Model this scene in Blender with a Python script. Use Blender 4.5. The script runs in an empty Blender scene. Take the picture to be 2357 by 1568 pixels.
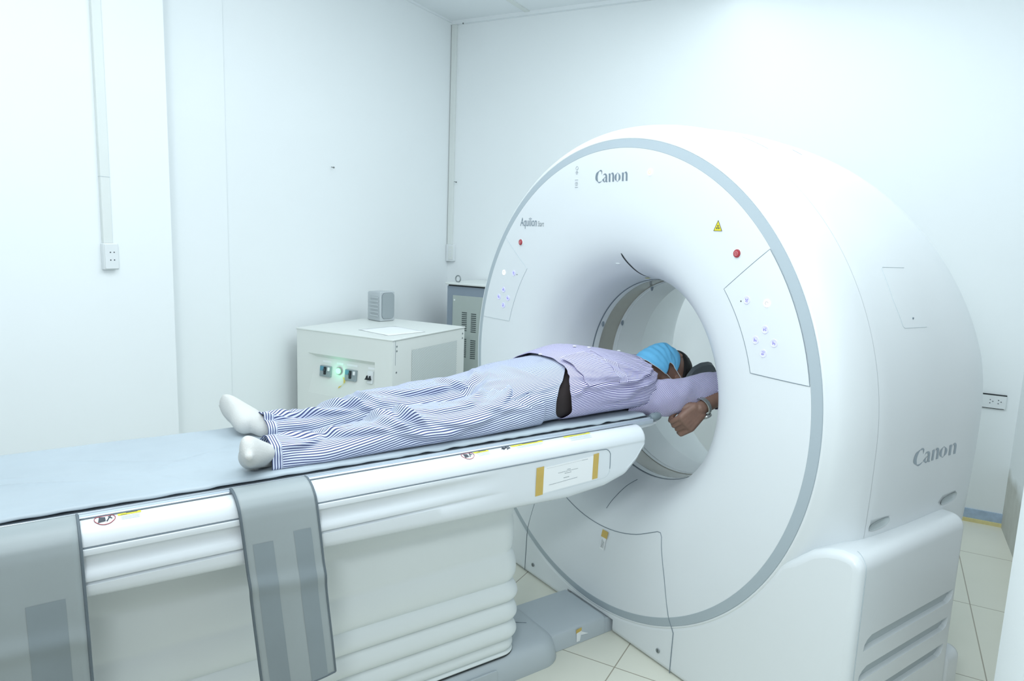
import bpy, bmesh, math, random
from mathutils import Vector, Matrix, noise
random.seed(4)
C = bpy.context.scene.collection
PI = math.pi
sin, cos = math.sin, math.cos

# ------------------------------------------------------------------ materials
def srgb(r, g, b):
    f = lambda c: (c / 255 / 12.92) if c / 255 <= .04045 else ((c / 255 + .055) / 1.055) ** 2.4
    return (f(r), f(g), f(b), 1)

def mat(name, col, rough=.5, metal=0., bump=0., bscale=60., var=0., vscale=3., coat=0., spec=.5, emit=None, estr=0.):
    m = bpy.data.materials.new(name)
    m.use_nodes = True
    nt = m.node_tree
    b = nt.nodes['Principled BSDF']
    b.inputs['Base Color'].default_value = col
    b.inputs['Roughness'].default_value = rough
    b.inputs['Metallic'].default_value = metal
    b.inputs['Coat Weight'].default_value = coat
    b.inputs['Specular IOR Level'].default_value = spec
    if emit:
        b.inputs['Emission Color'].default_value = emit
        b.inputs['Emission Strength'].default_value = estr
    tc = nt.nodes.new('ShaderNodeTexCoord')
    if var > 0:
        n = nt.nodes.new('ShaderNodeTexNoise'); n.inputs['Scale'].default_value = vscale
        n.inputs['Detail'].default_value = 4
        nt.links.new(tc.outputs['Object'], n.inputs['Vector'])
        r = nt.nodes.new('ShaderNodeMapRange')
        r.inputs['From Min'].default_value = .3; r.inputs['From Max'].default_value = .7
        r.inputs['To Min'].default_value = 1 - var; r.inputs['To Max'].default_value = 1
        nt.links.new(n.outputs['Fac'], r.inputs['Value'])
        mx = nt.nodes.new('ShaderNodeMix'); mx.data_type = 'RGBA'; mx.blend_type = 'MULTIPLY'
        mx.inputs['Factor'].default_value = 1
        mx.inputs['A'].default_value = col
        nt.links.new(r.outputs['Result'], mx.inputs['B'])
        nt.links.new(mx.outputs['Result'], b.inputs['Base Color'])
    if bump > 0:
        n2 = nt.nodes.new('ShaderNodeTexNoise'); n2.inputs['Scale'].default_value = bscale
        n2.inputs['Detail'].default_value = 3
        nt.links.new(tc.outputs['Object'], n2.inputs['Vector'])
        bp = nt.nodes.new('ShaderNodeBump'); bp.inputs['Strength'].default_value = bump
        bp.inputs['Distance'].default_value = .002
        nt.links.new(n2.outputs['Fac'], bp.inputs['Height'])
        nt.links.new(bp.outputs['Normal'], b.inputs['Normal'])
    return m

def stripe_mat(name, light, dark, period, duty=.42, rough=.85):
    """woven cloth: stripes run along the length of the garment (UV.x in metres across, UV.y along)"""
    m = bpy.data.materials.new(name); m.use_nodes = True
    nt = m.node_tree; b = nt.nodes['Principled BSDF']
    b.inputs['Roughness'].default_value = rough
    b.inputs['Specular IOR Level'].default_value = .2
    uv = nt.nodes.new('ShaderNodeUVMap')
    sp = nt.nodes.new('ShaderNodeSeparateXYZ'); nt.links.new(uv.outputs['UV'], sp.inputs['Vector'])
    def mth(op, a, bb=None):
        n = nt.nodes.new('ShaderNodeMath'); n.operation = op
        for i, v in enumerate((a, bb)):
            if v is None: continue
            if isinstance(v, (int, float)): n.inputs[i].default_value = v
            else: nt.links.new(v, n.inputs[i])
        return n.outputs[0]
    x = mth('MULTIPLY', sp.outputs['X'], 1 / period)
    fr = mth('FRACT', x)
    d = mth('ABSOLUTE', mth('SUBTRACT', fr, .5))
    r = nt.nodes.new('ShaderNodeMapRange'); r.interpolation_type = 'SMOOTHSTEP'
    r.inputs['From Min'].default_value = duty / 2 - .07; r.inputs['From Max'].default_value = duty / 2 + .07
    nt.links.new(d, r.inputs['Value'])
    mx = nt.nodes.new('ShaderNodeMix'); mx.data_type = 'RGBA'
    mx.inputs['A'].default_value = dark; mx.inputs['B'].default_value = light
    nt.links.new(r.outputs['Result'], mx.inputs['Factor'])
    nt.links.new(mx.outputs['Result'], b.inputs['Base Color'])
    tc = nt.nodes.new('ShaderNodeTexCoord')
    n2 = nt.nodes.new('ShaderNodeTexNoise'); n2.inputs['Scale'].default_value = 900
    nt.links.new(tc.outputs['Object'], n2.inputs['Vector'])
    bp = nt.nodes.new('ShaderNodeBump'); bp.inputs['Strength'].default_value = .15; bp.inputs['Distance'].default_value = .0005
    nt.links.new(n2.outputs['Fac'], bp.inputs['Height']); nt.links.new(bp.outputs['Normal'], b.inputs['Normal'])
    return m

def dots_mat(name, base, dark, pitch):
    """punched sheet metal: staggered round holes, UV in metres"""
    m = bpy.data.materials.new(name); m.use_nodes = True
    nt = m.node_tree; b = nt.nodes['Principled BSDF']; b.inputs['Roughness'].default_value = .5
    uv = nt.nodes.new('ShaderNodeUVMap')
    def cell(off):
        ad = nt.nodes.new('ShaderNodeVectorMath'); ad.operation = 'ADD'; ad.inputs[1].default_value = off
        nt.links.new(uv.outputs['UV'], ad.inputs[0])
        sc = nt.nodes.new('ShaderNodeVectorMath'); sc.operation = 'SCALE'; sc.inputs['Scale'].default_value = 1 / pitch
        nt.links.new(ad.outputs[0], sc.inputs[0])
        fr = nt.nodes.new('ShaderNodeVectorMath'); fr.operation = 'FRACTION'; nt.links.new(sc.outputs[0], fr.inputs[0])
        sb = nt.nodes.new('ShaderNodeVectorMath'); sb.operation = 'SUBTRACT'; sb.inputs[1].default_value = (.5, .5, 0)
        nt.links.new(fr.outputs[0], sb.inputs[0])
        ln = nt.nodes.new('ShaderNodeVectorMath'); ln.operation = 'LENGTH'; nt.links.new(sb.outputs[0], ln.inputs[0])
        return ln.outputs['Value']
    mn = nt.nodes.new('ShaderNodeMath'); mn.operation = 'MINIMUM'
    nt.links.new(cell((0, 0, 0)), mn.inputs[0]); nt.links.new(cell((pitch / 2, pitch / 2, 0)), mn.inputs[1])
    r = nt.nodes.new('ShaderNodeMapRange'); r.inputs['From Min'].default_value = .17; r.inputs['From Max'].default_value = .23
    nt.links.new(mn.outputs[0], r.inputs['Value'])
    mx = nt.nodes.new('ShaderNodeMix'); mx.data_type = 'RGBA'
    mx.inputs['A'].default_value = dark; mx.inputs['B'].default_value = base
    nt.links.new(r.outputs['Result'], mx.inputs['Factor']); nt.links.new(mx.outputs['Result'], b.inputs['Base Color'])
    return m

M = {}
M['shell'] = mat('gantry_white_plastic', srgb(226, 232, 235), .32, coat=.15, var=.015, vscale=2)
M['face'] = mat('gantry_face_plastic', srgb(226, 232, 236), .38, var=.015, vscale=2)
M['ring'] = mat('grey_ring_plastic', srgb(172, 185, 193), .4, var=.02)
M['bore'] = mat('bore_liner', srgb(226, 233, 235), .3, var=.02)
M['window'] = mat('bore_window_film', srgb(168, 170, 162), .18, coat=.3, var=.12, vscale=5)
M['seam'] = mat('seam_shade_grey', srgb(126, 140, 150), .7, var=.1)  # joints: grey stands in for groove shade; also used on small fittings
M['seam_light'] = mat('fine_joint', srgb(190, 202, 208), .6, var=.05)
M['black'] = mat('black_rubber', srgb(35, 42, 46), .55, var=.1)
M['logo'] = mat('logo_grey_print', srgb(122, 138, 150), .5, var=.03)
M['logo_pale'] = mat('logo_silver_print', srgb(160, 174, 184), .45, var=.03)
M['red'] = mat('red_stop_button', srgb(165, 42, 55), .35, coat=.4, var=.05)
M['redprint'] = mat('pale_red_print', srgb(230, 160, 165), .5, var=.03)
M['btn'] = mat('lilac_button', srgb(214, 216, 250), .4, var=.02, emit=srgb(190, 190, 255), estr=.25)
M['btnmark'] = mat('violet_button_mark', srgb(140, 125, 205), .5, var=.02)
M['btnwhite'] = mat('lit_white_button', srgb(252, 252, 250), .4, var=.01, emit=srgb(255, 255, 250), estr=.5)
M['mark'] = mat('grey_print', srgb(140, 150, 155), .6, var=.05)
M['inkmark'] = mat('dark_print', srgb(70, 76, 84), .6, var=.05)
M['yellow'] = mat('yellow_label', srgb(226, 214, 50), .6, var=.04)
M['paleyellow'] = mat('pale_yellow_label', srgb(232, 226, 70), .6, var=.04)
M['tape'] = mat('tan_tape', srgb(206, 178, 96), .5, var=.08, vscale=40)
M['paper'] = mat('white_paper', srgb(240, 244, 246), .8, var=.02)
M['slot'] = mat('vent_recess', srgb(196, 206, 208), .6, var=.04)
M['table'] = mat('table_white_plastic', srgb(224, 231, 236), .28, coat=.2, var=.015)
M['bellows'] = mat('bellows_vinyl', srgb(228, 235, 236), .45, var=.02, bump=.1, bscale=20)
M['plinth'] = mat('grey_floor_cover', srgb(188, 198, 204), .42, var=.05, vscale=3)
M['alu'] = mat('aluminium_rail', srgb(205, 216, 226), .28, metal=.55, var=.04, vscale=8)
M['board'] = mat('grey_table_board', srgb(120, 130, 136), .5, var=.1)
M['padside'] = mat('dark_pad_edge', srgb(72, 82, 90), .7, var=.15, vscale=30)
M['sheet'] = mat('table_sheet_vinyl', srgb(176, 189, 198), .38, var=.08, vscale=7, bump=.7, bscale=11)
M['drape'] = mat('grey_vinyl_drape', srgb(158, 168, 171), .42, var=.05, vscale=6, bump=.2, bscale=9)
M['drape_band'] = mat('dark_hook_tape', srgb(138, 150, 156), .5, var=.06, vscale=9)
M['piping'] = mat('dark_grey_piping', srgb(100, 112, 120), .6, var=.08)
M['trousers'] = stripe_mat('striped_trouser_cloth', srgb(218, 226, 242), srgb(70, 80, 126), .0058, .44)
M['jacket'] = stripe_mat('striped_jacket_cloth', srgb(226, 224, 246), srgb(66, 60, 126), .0050, .46)
M['sock'] = mat('white_sock_cotton', srgb(208, 210, 208), .9, var=.05, vscale=20, bump=.4, bscale=350, spec=.15)
M['skin'] = mat('brown_skin', srgb(136, 106, 92), .5, var=.2, vscale=26, bump=.15, bscale=160)
M['hair'] = mat('black_hair', srgb(14, 14, 17), .7, var=.3, vscale=90, bump=.6, bscale=260)
M['mask'] = mat('blue_mask_fabric', srgb(108, 192, 238), .75, var=.06, vscale=22, bump=.25, bscale=60)
M['loop'] = mat('white_elastic', srgb(232, 234, 236), .7, var=.03)
M['steel'] = mat('brushed_steel', srgb(182, 186, 184), .28, metal=.8, var=.1, vscale=80)
M['headrest'] = mat('headrest_foam', srgb(84, 92, 98), .55, var=.1)
M['clip'] = mat('grey_rubber_clip', srgb(120, 134, 142), .6, var=.06)
M['dark_waist_layer'] = mat('waist_dark_brown', srgb(40, 32, 34), .85, var=.1)
M['undershirt'] = mat('white_undershirt', srgb(196, 206, 208), .9, var=.05)
M['cabinet'] = mat('cream_sheet_metal', srgb(228, 233, 230), .42, var=.02, vscale=2)
M['perf'] = dots_mat('punched_metal', srgb(216, 223, 222), srgb(150, 162, 162), .0125)
M['breaker'] = mat('grey_breaker', srgb(150, 164, 168), .5, var=.1, vscale=90)
M['teal'] = mat('teal_breaker_label', srgb(92, 152, 172), .5, var=.05)
M['green'] = mat('lit_green_lamp', srgb(60, 200, 120), .3, var=.01, emit=srgb(150, 255, 170), estr=2.4)
M['tagyellow'] = mat('yellow_tie_tag', srgb(226, 204, 110), .6, var=.08, vscale=30)
M['screw'] = mat('screw_metal', srgb(150, 158, 160), .4, metal=.6, var=.1)
M['speaker'] = mat('grey_speaker_plastic', srgb(186, 194, 198), .55, var=.03)
M['grille'] = dots_mat('speaker_grille_cloth', srgb(160, 170, 174), srgb(128, 138, 144), .0045)
M['cabframe'] = mat('bluegrey_cabinet_frame', srgb(140, 154, 168), .5, var=.06)
M['cabdoor'] = mat('greygreen_cabinet_door', srgb(176, 188, 184), .5, var=.04)
M['slotdark'] = mat('louver_dark', srgb(72, 82, 84), .6, var=.1)
M['duct'] = mat('white_cable_duct', srgb(226, 232, 230), .5, var=.03)
M['socket'] = mat('white_socket_plastic', srgb(228, 234, 236), .4, var=.02)
M['nail'] = mat('grey_nail', srgb(120, 126, 126), .5, metal=.4, var=.2, vscale=100)
M['ceil'] = mat('ceiling_board', srgb(236, 242, 245), .8, var=.02, vscale=2)

# ------------------------------------------------------------------ room frame and camera
RY = .4693
A = Vector((cos(RY), sin(RY), 0)); B = Vector((-sin(RY), cos(RY), 0)); Z = Vector((0, 0, 1))
def R(a, b, z): return A * a + B * b + Z * z        # room coordinates to world
A0, B0, HC = -1.888, 1.872, 2.722

# ------------------------------------------------------------------ mesh helpers
def tag(o, label, cat=None, group=None, kind=None):
    if label: o['label'] = label
    if cat: o['category'] = cat
    if group: o['group'] = group
    if kind: o['kind'] = kind
    return o

def thing(name, label, cat, loc, group=None):
    o = bpy.data.objects.new(name, None); C.objects.link(o)
    o.empty_display_size = .1
    o.location = loc
    tag(o, label, cat, group)
    return o

def place(o, parent):
    if parent is not None:
        o.parent = parent
        if parent.type == 'EMPTY':
            o.location = -Vector(parent.location)
    return o

def link(name, me, m, parent=None, smooth=True, label=None):
    o = bpy.data.objects.new(name, me); C.objects.link(o)
    if m is not None and not me.materials:
        for x in (m if isinstance(m, (list, tuple)) else [m]): me.materials.append(x)
    if smooth:
        me.shade_smooth()
        try: me.set_sharp_from_angle(angle=math.radians(42))
        except Exception: pass
    else:
        me.shade_flat()
    place(o, parent)
    if label: o['label'] = label
    return o

class G:
    """collects geometry for ONE mesh object"""
    def __init__(s): s.v = []; s.f = []; s.uv = []; s.mi = []
    def add(s, vs, fs, uvs=None, mi=0):
        n = len(s.v); s.v += [tuple(x) for x in vs]
        s.uv += list(uvs) if uvs else [(0, 0)] * len(vs)
        s.f += [tuple(i + n for i in f) for f in fs]; s.mi += [mi] * len(fs)
        return s
    def box(s, lo, hi, fr=None, mi=0):
        """axis box, or in the room frame when fr='room'"""
        vs = []
        for z in (lo[2], hi[2]):
            for (x, y) in ((lo[0], lo[1]), (hi[0], lo[1]), (hi[0], hi[1]), (lo[0], hi[1])):
                vs.append(R(x, y, z) if fr == 'room' else (x, y, z))
        return s.add(vs, [(3, 2, 1, 0), (4, 5, 6, 7), (0, 1, 5, 4), (1, 2, 6, 5), (2, 3, 7, 6), (3, 0, 4, 7)], mi=mi)
    def grid(s, rows, closed_u=False, closed_v=False, uvs=None, mi=0, flip=False):
        nv, nu = len(rows), len(rows[0]); vs = [p for r in rows for p in r]
        fs = []
        for j in range(nv if closed_v else nv - 1):
            for i in range(nu if closed_u else nu - 1):
                a = j * nu + i; b = j * nu + (i + 1) % nu; c = ((j + 1) % nv) * nu + (i + 1) % nu; d = ((j + 1) % nv) * nu + i
                fs.append((d, c, b, a) if flip else (a, b, c, d))
        return s.add(vs, fs, [p for r in uvs for p in r] if uvs else None, mi)
    def tube(s, pts, r, n=8, closed=False, cap=True, mi=0):
        pts = [Vector(p) for p in pts]; rows = []
        m = len(pts); prev = None
        rr = r if isinstance(r, (list, tuple)) else [r] * m
        for i, p in enumerate(pts):
            if closed: t = pts[(i + 1) % m] - pts[i - 1]
            else: t = pts[min(i + 1, m - 1)] - pts[max(i - 1, 0)]
            t = t.normalized() if t.length > 1e-9 else Vector((0, 0, 1))
            if prev is None:
                u = t.orthogonal().normalized()
            else:
                u = prev - t * prev.dot(t)
                u = u.normalized() if u.length > 1e-6 else t.orthogonal().normalized()
            prev = u; w = t.cross(u)
            rows.append([p + (u * cos(2 * PI * k / n) + w * sin(2 * PI * k / n)) * rr[i] for k in range(n)])
        base = len(s.v)
        s.grid(rows, closed_u=True, closed_v=closed, mi=mi)
        if cap and not closed:
            s.f.append(tuple(base + k for k in reversed(range(n)))); s.mi.append(mi)
            s.f.append(tuple(base + (m - 1) * n + k for k in range(n))); s.mi.append(mi)
        return s
    def prism(s, poly, fn, d0, d1, mi=0):
        """polygon (2D, ccw) mapped by fn(u, v, depth)"""
        n = len(poly)
        vs = [fn(u, v, d0) for u, v in poly] + [fn(u, v, d1) for u, v in poly]
        fs = [tuple(reversed(range(n))), tuple(range(n, 2 * n))] + [(i, (i + 1) % n, n + (i + 1) % n, n + i) for i in range(n)]
        return s.add(vs, fs, mi=mi)
    def ell(s, c, r, nu=24, nv=14, rot=None):
        rows = []
        for j in range(nv + 1):
            th = PI * j / nv
            row = []
            for i in range(nu):
                ph = 2 * PI * i / nu
                q = Vector((r[0] * sin(th) * cos(ph), r[1] * sin(th) * sin(ph), r[2] * cos(th)))
                if rot: q = rot @ q
                row.append(Vector(c) + q)
            rows.append(row)
        return s.grid(rows, closed_u=True, flip=True)
    def capsule(s, p0, p1, r0, r1, n=16, sx=1.0):
        p0, p1 = Vector(p0), Vector(p1); d = (p1 - p0); L = d.length or 1e-6; t = d / L
        u = t.orthogonal().normalized(); w = t.cross(u); rows = []
        st = [(-r0 * cos(a), r0 * sin(a)) for a in (0.05, .5, 1.0, PI / 2)] + [(L + r1 * sin(a), r1 * cos(a)) for a in (0, .55, 1.05, 1.52)]
        for h, rr in st:
            rows.append([p0 + t * h + (u * cos(2 * PI * k / n) + w * sin(2 * PI * k / n)) * rr for k in range(n)])
        base = len(s.v); s.grid(rows, closed_u=True)
        s.f.append(tuple(base + k for k in reversed(range(n)))); s.mi.append(0)
        s.f.append(tuple(base + 7 * n + k for k in range(n))); s.mi.append(0)
        return s
    def mesh(s, name, weld=False):
        me = bpy.data.meshes.new(name)
        me.from_pydata(s.v, [], s.f)
        l = me.uv_layers.new(name='UVMap')
        vi = [0] * len(me.loops); me.loops.foreach_get('vertex_index', vi)
        flat = []
        for k in vi: flat += [s.uv[k][0], s.uv[k][1]]
        l.data.foreach_set('uv', flat)
        me.polygons.foreach_set('material_index', s.mi)
        bm = bmesh.new(); bm.from_mesh(me)
        if weld: bmesh.ops.remove_doubles(bm, verts=bm.verts, dist=1e-5)
        bmesh.ops.recalc_face_normals(bm, faces=bm.faces)
        bm.to_mesh(me); bm.free(); me.update()
        return me
    def obj(s, name, m, parent=None, smooth=True, label=None, weld=False, bevel=0, seg=3):
        o = link(name, s.mesh(name, weld), m, parent, smooth, label)
        if bevel:
            md = o.modifiers.new('Bevel', 'BEVEL'); md.width = bevel; md.segments = seg
            md.limit_method = 'ANGLE'; md.angle_limit = math.radians(35)
        return o

def bake(o):
    dg = bpy.context.evaluated_depsgraph_get(); dg.update()
    me = bpy.data.meshes.new_from_object(o.evaluated_get(dg))
    o.modifiers.clear(); o.data = me
    return o

def interp(tab, x):
    if x <= tab[0][0]: return tab[0][1:] if len(tab[0]) > 2 else tab[0][1]
    for p, q in zip(tab, tab[1:]):
        if x <= q[0]:
            t = (x - p[0]) / (q[0] - p[0])
            t2 = t
            if len(p) > 2: return tuple(a + (b - a) * t2 for a, b in zip(p[1:], q[1:]))
            return p[1] + (q[1] - p[1]) * t2
    return tab[-1][1:] if len(tab[-1]) > 2 else tab[-1][1]

def smooth_tab(tab, x):
    """Catmull-Rom through table rows"""
    n = len(tab)
    if x <= tab[0][0]: return tab[0][1:]
    if x >= tab[-1][0]: return tab[-1][1:]
    i = next(k for k in range(n - 1) if x <= tab[k + 1][0])
    p1, p2 = tab[i], tab[i + 1]; p0 = tab[max(i - 1, 0)]; p3 = tab[min(i + 2, n - 1)]
    t = (x - p1[0]) / (p2[0] - p1[0]); h = p2[0] - p1[0]; out = []
    for k in range(1, len(p1)):
        m1 = (p2[k] - p0[k]) / max(p2[0] - p0[0], 1e-9) * h; m2 = (p3[k] - p1[k]) / max(p3[0] - p1[0], 1e-9) * h
        out.append((2 * t**3 - 3 * t**2 + 1) * p1[k] + (t**3 - 2 * t**2 + t) * m1 + (-2 * t**3 + 3 * t**2) * p2[k] + (t**3 - t**2) * m2)
    return out

def rrect(x0, y0, x1, y1, r, n=6):
    pts = []
    for cx, cy, a0 in ((x1 - r, y0 + r, -PI / 2), (x1 - r, y1 - r, 0), (x0 + r, y1 - r, PI / 2), (x0 + r, y0 + r, PI)):
        for k in range(n + 1):
            a = a0 + PI / 2 * k / n; pts.append((cx + r * cos(a), cy + r * sin(a)))
    return pts

# ================================================================== SETTING
def wall_mat(name, col, stains=True, low=None):
    m = mat(name, col, .75, var=.02, vscale=1.3, bump=.12, bscale=25)
    return m
WALLC = srgb(238, 244, 246)
M['wall'] = wall_mat('painted_wall', WALLC)

def floor_material():
    m = bpy.data.materials.new('cream_floor_tiles'); m.use_nodes = True
    nt = m.node_tree; b = nt.nodes['Principled BSDF']; b.inputs['Roughness'].default_value = .3
    uv = nt.nodes.new('ShaderNodeUVMap')
    sp = nt.nodes.new('ShaderNodeSeparateXYZ'); nt.links.new(uv.outputs['UV'], sp.inputs['Vector'])
    def mth(op, a, bb=None):
        n = nt.nodes.new('ShaderNodeMath'); n.operation = op
        for i, v in enumerate((a, bb)):
            if v is None: continue
            if isinstance(v, (int, float)): n.inputs[i].default_value = v
            else: nt.links.new(v, n.inputs[i])
        return n.outputs[0]
    def line(sock, off, pitch):
        x = mth('FRACT', mth('DIVIDE', mth('SUBTRACT', sock, off - pitch / 2 - 50 * pitch), pitch))
        return mth('MULTIPLY', mth('ABSOLUTE', mth('SUBTRACT', x, .5)), pitch)
    d = mth('MINIMUM', line(sp.outputs['X'], .178, .5235), line(sp.outputs['Y'], -.230, .553))
    r = nt.nodes.new('ShaderNodeMapRange'); r.inputs['From Min'].default_value = .0012; r.inputs['From Max'].default_value = .0024
    nt.links.new(d, r.inputs['Value'])
    n = nt.nodes.new('ShaderNodeTexNoise'); n.inputs['Scale'].default_value = 2.5; n.inputs['Detail'].default_value = 5
    nt.links.new(uv.outputs['UV'], n.inputs['Vector'])
    cr = nt.nodes.new('ShaderNodeMix'); cr.data_type = 'RGBA'
    cr.inputs['A'].default_value = srgb(218, 220, 206); cr.inputs['B'].default_value = srgb(232, 232, 220)
    nt.links.new(n.outputs['Fac'], cr.inputs['Factor'])
    mx = nt.nodes.new('ShaderNodeMix'); mx.data_type = 'RGBA'
    mx.inputs['A'].default_value = srgb(158, 152, 136)
    nt.links.new(cr.outputs['Result'], mx.inputs['B']); nt.links.new(r.outputs['Result'], mx.inputs['Factor'])
    nt.links.new(mx.outputs['Result'], b.inputs['Base Color'])
    return m
M['floor'] = floor_material()

AR, BF = 1.436, -4.2
g = G(); q = [(A0 - .1, BF), (AR + 1.6, BF), (AR + 1.6, B0 + .1), (A0 - .1, B0 + .1)]
g.add([R(a, b, 0) for a, b in q] + [R(a, b, -.06) for a, b in q], [(0, 1, 2, 3), (7, 6, 5, 4), (0, 4, 5, 1), (1, 5, 6, 2), (2, 6, 7, 3), (3, 7, 4, 0)], [*q, *q])
g.obj('floor', M['floor'], smooth=False)['kind'] = 'structure'
G().box((A0 - .1, BF, HC), (AR + .1, B0 + .1, HC + .08), 'room').obj('ceiling', M['ceil'], smooth=False)['kind'] = 'structure'
G().box((A0 - .12, BF, 0), (A0, B0 + .12, HC), 'room').obj('wall_left', M['wall'], smooth=False)['kind'] = 'structure'
G().box((A0, B0, 0), (AR + .12, B0 + .12, HC), 'room').obj('wall_back', M['wall'], smooth=False)['kind'] = 'structure'
# shallow pilaster and deeper pier standing out of the left wall
G().box((A0, BF, 0), (A0 + .02, .022, HC), 'room').obj('wall_left_pilaster', M['wall'], smooth=False)['kind'] = 'structure'
PA, PB = -1.70, -.386
G().box((A0, BF, 0), (PA, PB, HC), 'room').obj('wall_left_pier', M['wall'], smooth=False)['kind'] = 'structure'

def stained_wall():
    m = mat('damp_stained_wall', WALLC, .8, bump=.15, bscale=25)
    nt = m.node_tree; b = nt.nodes['Principled BSDF']
    tc = nt.nodes.new('ShaderNodeTexCoord'); sp = nt.nodes.new('ShaderNodeSeparateXYZ')
    nt.links.new(tc.outputs['Object'], sp.inputs['Vector'])
    n = nt.nodes.new('ShaderNodeTexNoise'); n.inputs['Scale'].default_value = 9; n.inputs['Detail'].default_value = 6
    nt.links.new(tc.outputs['Object'], n.inputs['Vector'])
    ma = nt.nodes.new('ShaderNodeMath'); ma.operation = 'MULTIPLY_ADD'; ma.inputs[1].default_value = .10
    nt.links.new(n.outputs['Fac'], ma.inputs[0]); nt.links.new(sp.outputs['Z'], ma.inputs[2])
    r = nt.nodes.new('ShaderNodeMapRange'); r.inputs['From Min'].default_value = .30; r.inputs['From Max'].default_value = .36
    nt.links.new(ma.outputs[0], r.inputs['Value'])
    c2 = nt.nodes.new('ShaderNodeMix'); c2.data_type = 'RGBA'
    c2.inputs['A'].default_value = srgb(178, 178, 170); c2.inputs['B'].default_value = srgb(214, 218, 212)
    nt.links.new(n.outputs['Fac'], c2.inputs['Factor'])
    mx = nt.nodes.new('ShaderNodeMix'); mx.data_type = 'RGBA'; mx.inputs['B'].default_value = WALLC
    nt.links.new(c2.outputs['Result'], mx.inputs['A']); nt.links.new(r.outputs['Result'], mx.inputs['Factor'])
    nt.links.new(mx.outputs['Result'], b.inputs['Base Color'])
    return m
G().box((AR, .2, 0), (AR + .12, B0, HC), 'room').obj('wall_right', stained_wall(), smooth=False)['kind'] = 'structure'
G().box((1.11, -1.05, 0), (AR + .12, -.46, HC), 'room').obj('wall_right_pier', M['wall'], smooth=False)['kind'] = 'structure'
# painted blue skirting band with a yellow strip along the floor, only at the back
M['bluepaint'] = mat('worn_blue_skirting_paint', srgb(178, 200, 224), .7, var=.2, vscale=30)
M['yellowline'] = mat('yellow_strip', srgb(232, 220, 160), .6, var=.15, vscale=30)
G().box((A0, B0 - .006, .018), (AR, B0, .066), 'room').obj('baseboard_back', M['bluepaint'], smooth=False)['kind'] = 'structure'
G().box((A0, B0 - .014, 0), (AR, B0, .018), 'room').obj('trim_1', M['yellowline'], smooth=False)['kind'] = 'structure'
# slim moulding where walls meet the ceiling
G().box((A0, B0 - .03, HC - .022), (AR, B0, HC), 'room').obj('trim_2', M['ceil'], smooth=False)['kind'] = 'structure'
G().box((A0, PB, HC - .012), (A0 + .012, B0, HC), 'room').obj('trim_3', M['ceil'], smooth=False)['kind'] = 'structure'
G().box((A0 + .55, .2, HC - .006), (A0 + .585, B0, HC), 'room').obj('trim_4', M['duct'], smooth=False)['kind'] = 'structure'

# ---- wall fittings
def outlet_holes(parent, pts, r=.0035):
    for p, n in pts:
        G().tube([p, p + n * .0012], r, 10).obj('socket_hole', M['inkmark'], parent)

# left pier: vertical duct and double socket
base = R(PA + .02, -.602, 1.165)
def onpier(u, v, d): return R(PA + d, u, v)
t = thing('wall_socket', 'white double wall socket at the foot of the cable duct on the left pier', 'socket', onpier(-.645, 1.17, 0))
G().prism(rrect(-.673, 1.172, -.618, 1.268, .004), onpier, 0, .019).obj('back_box', M['socket'], t, bevel=.003)
G().prism(rrect(-.6705, 1.175, -.6205, 1.265, .004), onpier, .019, .022).obj('face_plate', M['socket'], t, bevel=.002)
outlet_holes(t, [(onpier(u, v, .0222), A) for u in (-.651, -.637) for v in (1.207, 1.235)], .0022)
o = G().box((PA, -.668, 1.268), (PA + .014, -.634, HC), 'room').obj('cable_duct', M['duct'], smooth=False, bevel=.002)
tag(o, 'white vertical cable duct running from the ceiling down to the left double socket', 'cable duct')
o.name = 'cable_duct'
G().box((PA, -.6685, 1.503), (PA + .0148, -.6335, 1.5045), 'room').obj('joint_cover', M['seam_light'], o, smooth=False)
# duct and switch box beside the room corner
o = G().box((A0 + .005, B0 - .022, 1.268), (A0 + .040, B0, HC - .022), 'room').obj('cable_duct', M['duct'], smooth=False, bevel=.002)
tag(o, 'slim white cable duct in the room corner above the small switch box', 'cable duct')
def onback(u, v, d): return R(u, B0 - d, v)
t = thing('switch_box', 'small white switch box at the lower end of the corner cable duct', 'switch', onback(A0 + .03, 1.15, 0))
G().prism(rrect(A0 + .002, 1.152, A0 + .064, 1.268, .005), onback, 0, .03).obj('back_box', M['socket'], t, bevel=.003)
G().prism(rrect(A0 + .024, 1.165, A0 + .058, 1.255, .004), onback, .03, .034).obj('face_plate', M['duct'], t, bevel=.001)
g = G()
for v in (1.19, 1.21, 1.23): g.box((A0 + .034, B0 - .036, v - .005), (A0 + .05, B0 - .033, v + .005), 'room')
g.obj('rocker', M['socket'], t, smooth=False)
# right socket, low on the back wall
t = thing('wall_socket', 'white double power socket low on the back wall beyond the scanner', 'socket', onback(1.35, .59, 0))
sa0, sa1 = 1.280, 1.384
G().prism(rrect(sa0, .593, sa1, .657, .003), onback, 0, .008).obj('face_plate', M['socket'], t, bevel=.001)
G().box((sa0 - .006, B0 - .009, .657), (sa1 - .0, B0, .662), 'room').obj('wall_gap', M['black'], t, smooth=False)
G().box((sa0 - .006, B0 - .006, .590), (sa1 - .006, B0, .593), 'room').obj('wall_gap', M['black'], t, smooth=False)
outlet_holes(t, [(onback(u, v, .0082), -B) for c in (1.318, 1.352) for (u, v) in ((c, .634), (c, .618), (c + .011, .627))], .0023)

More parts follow.
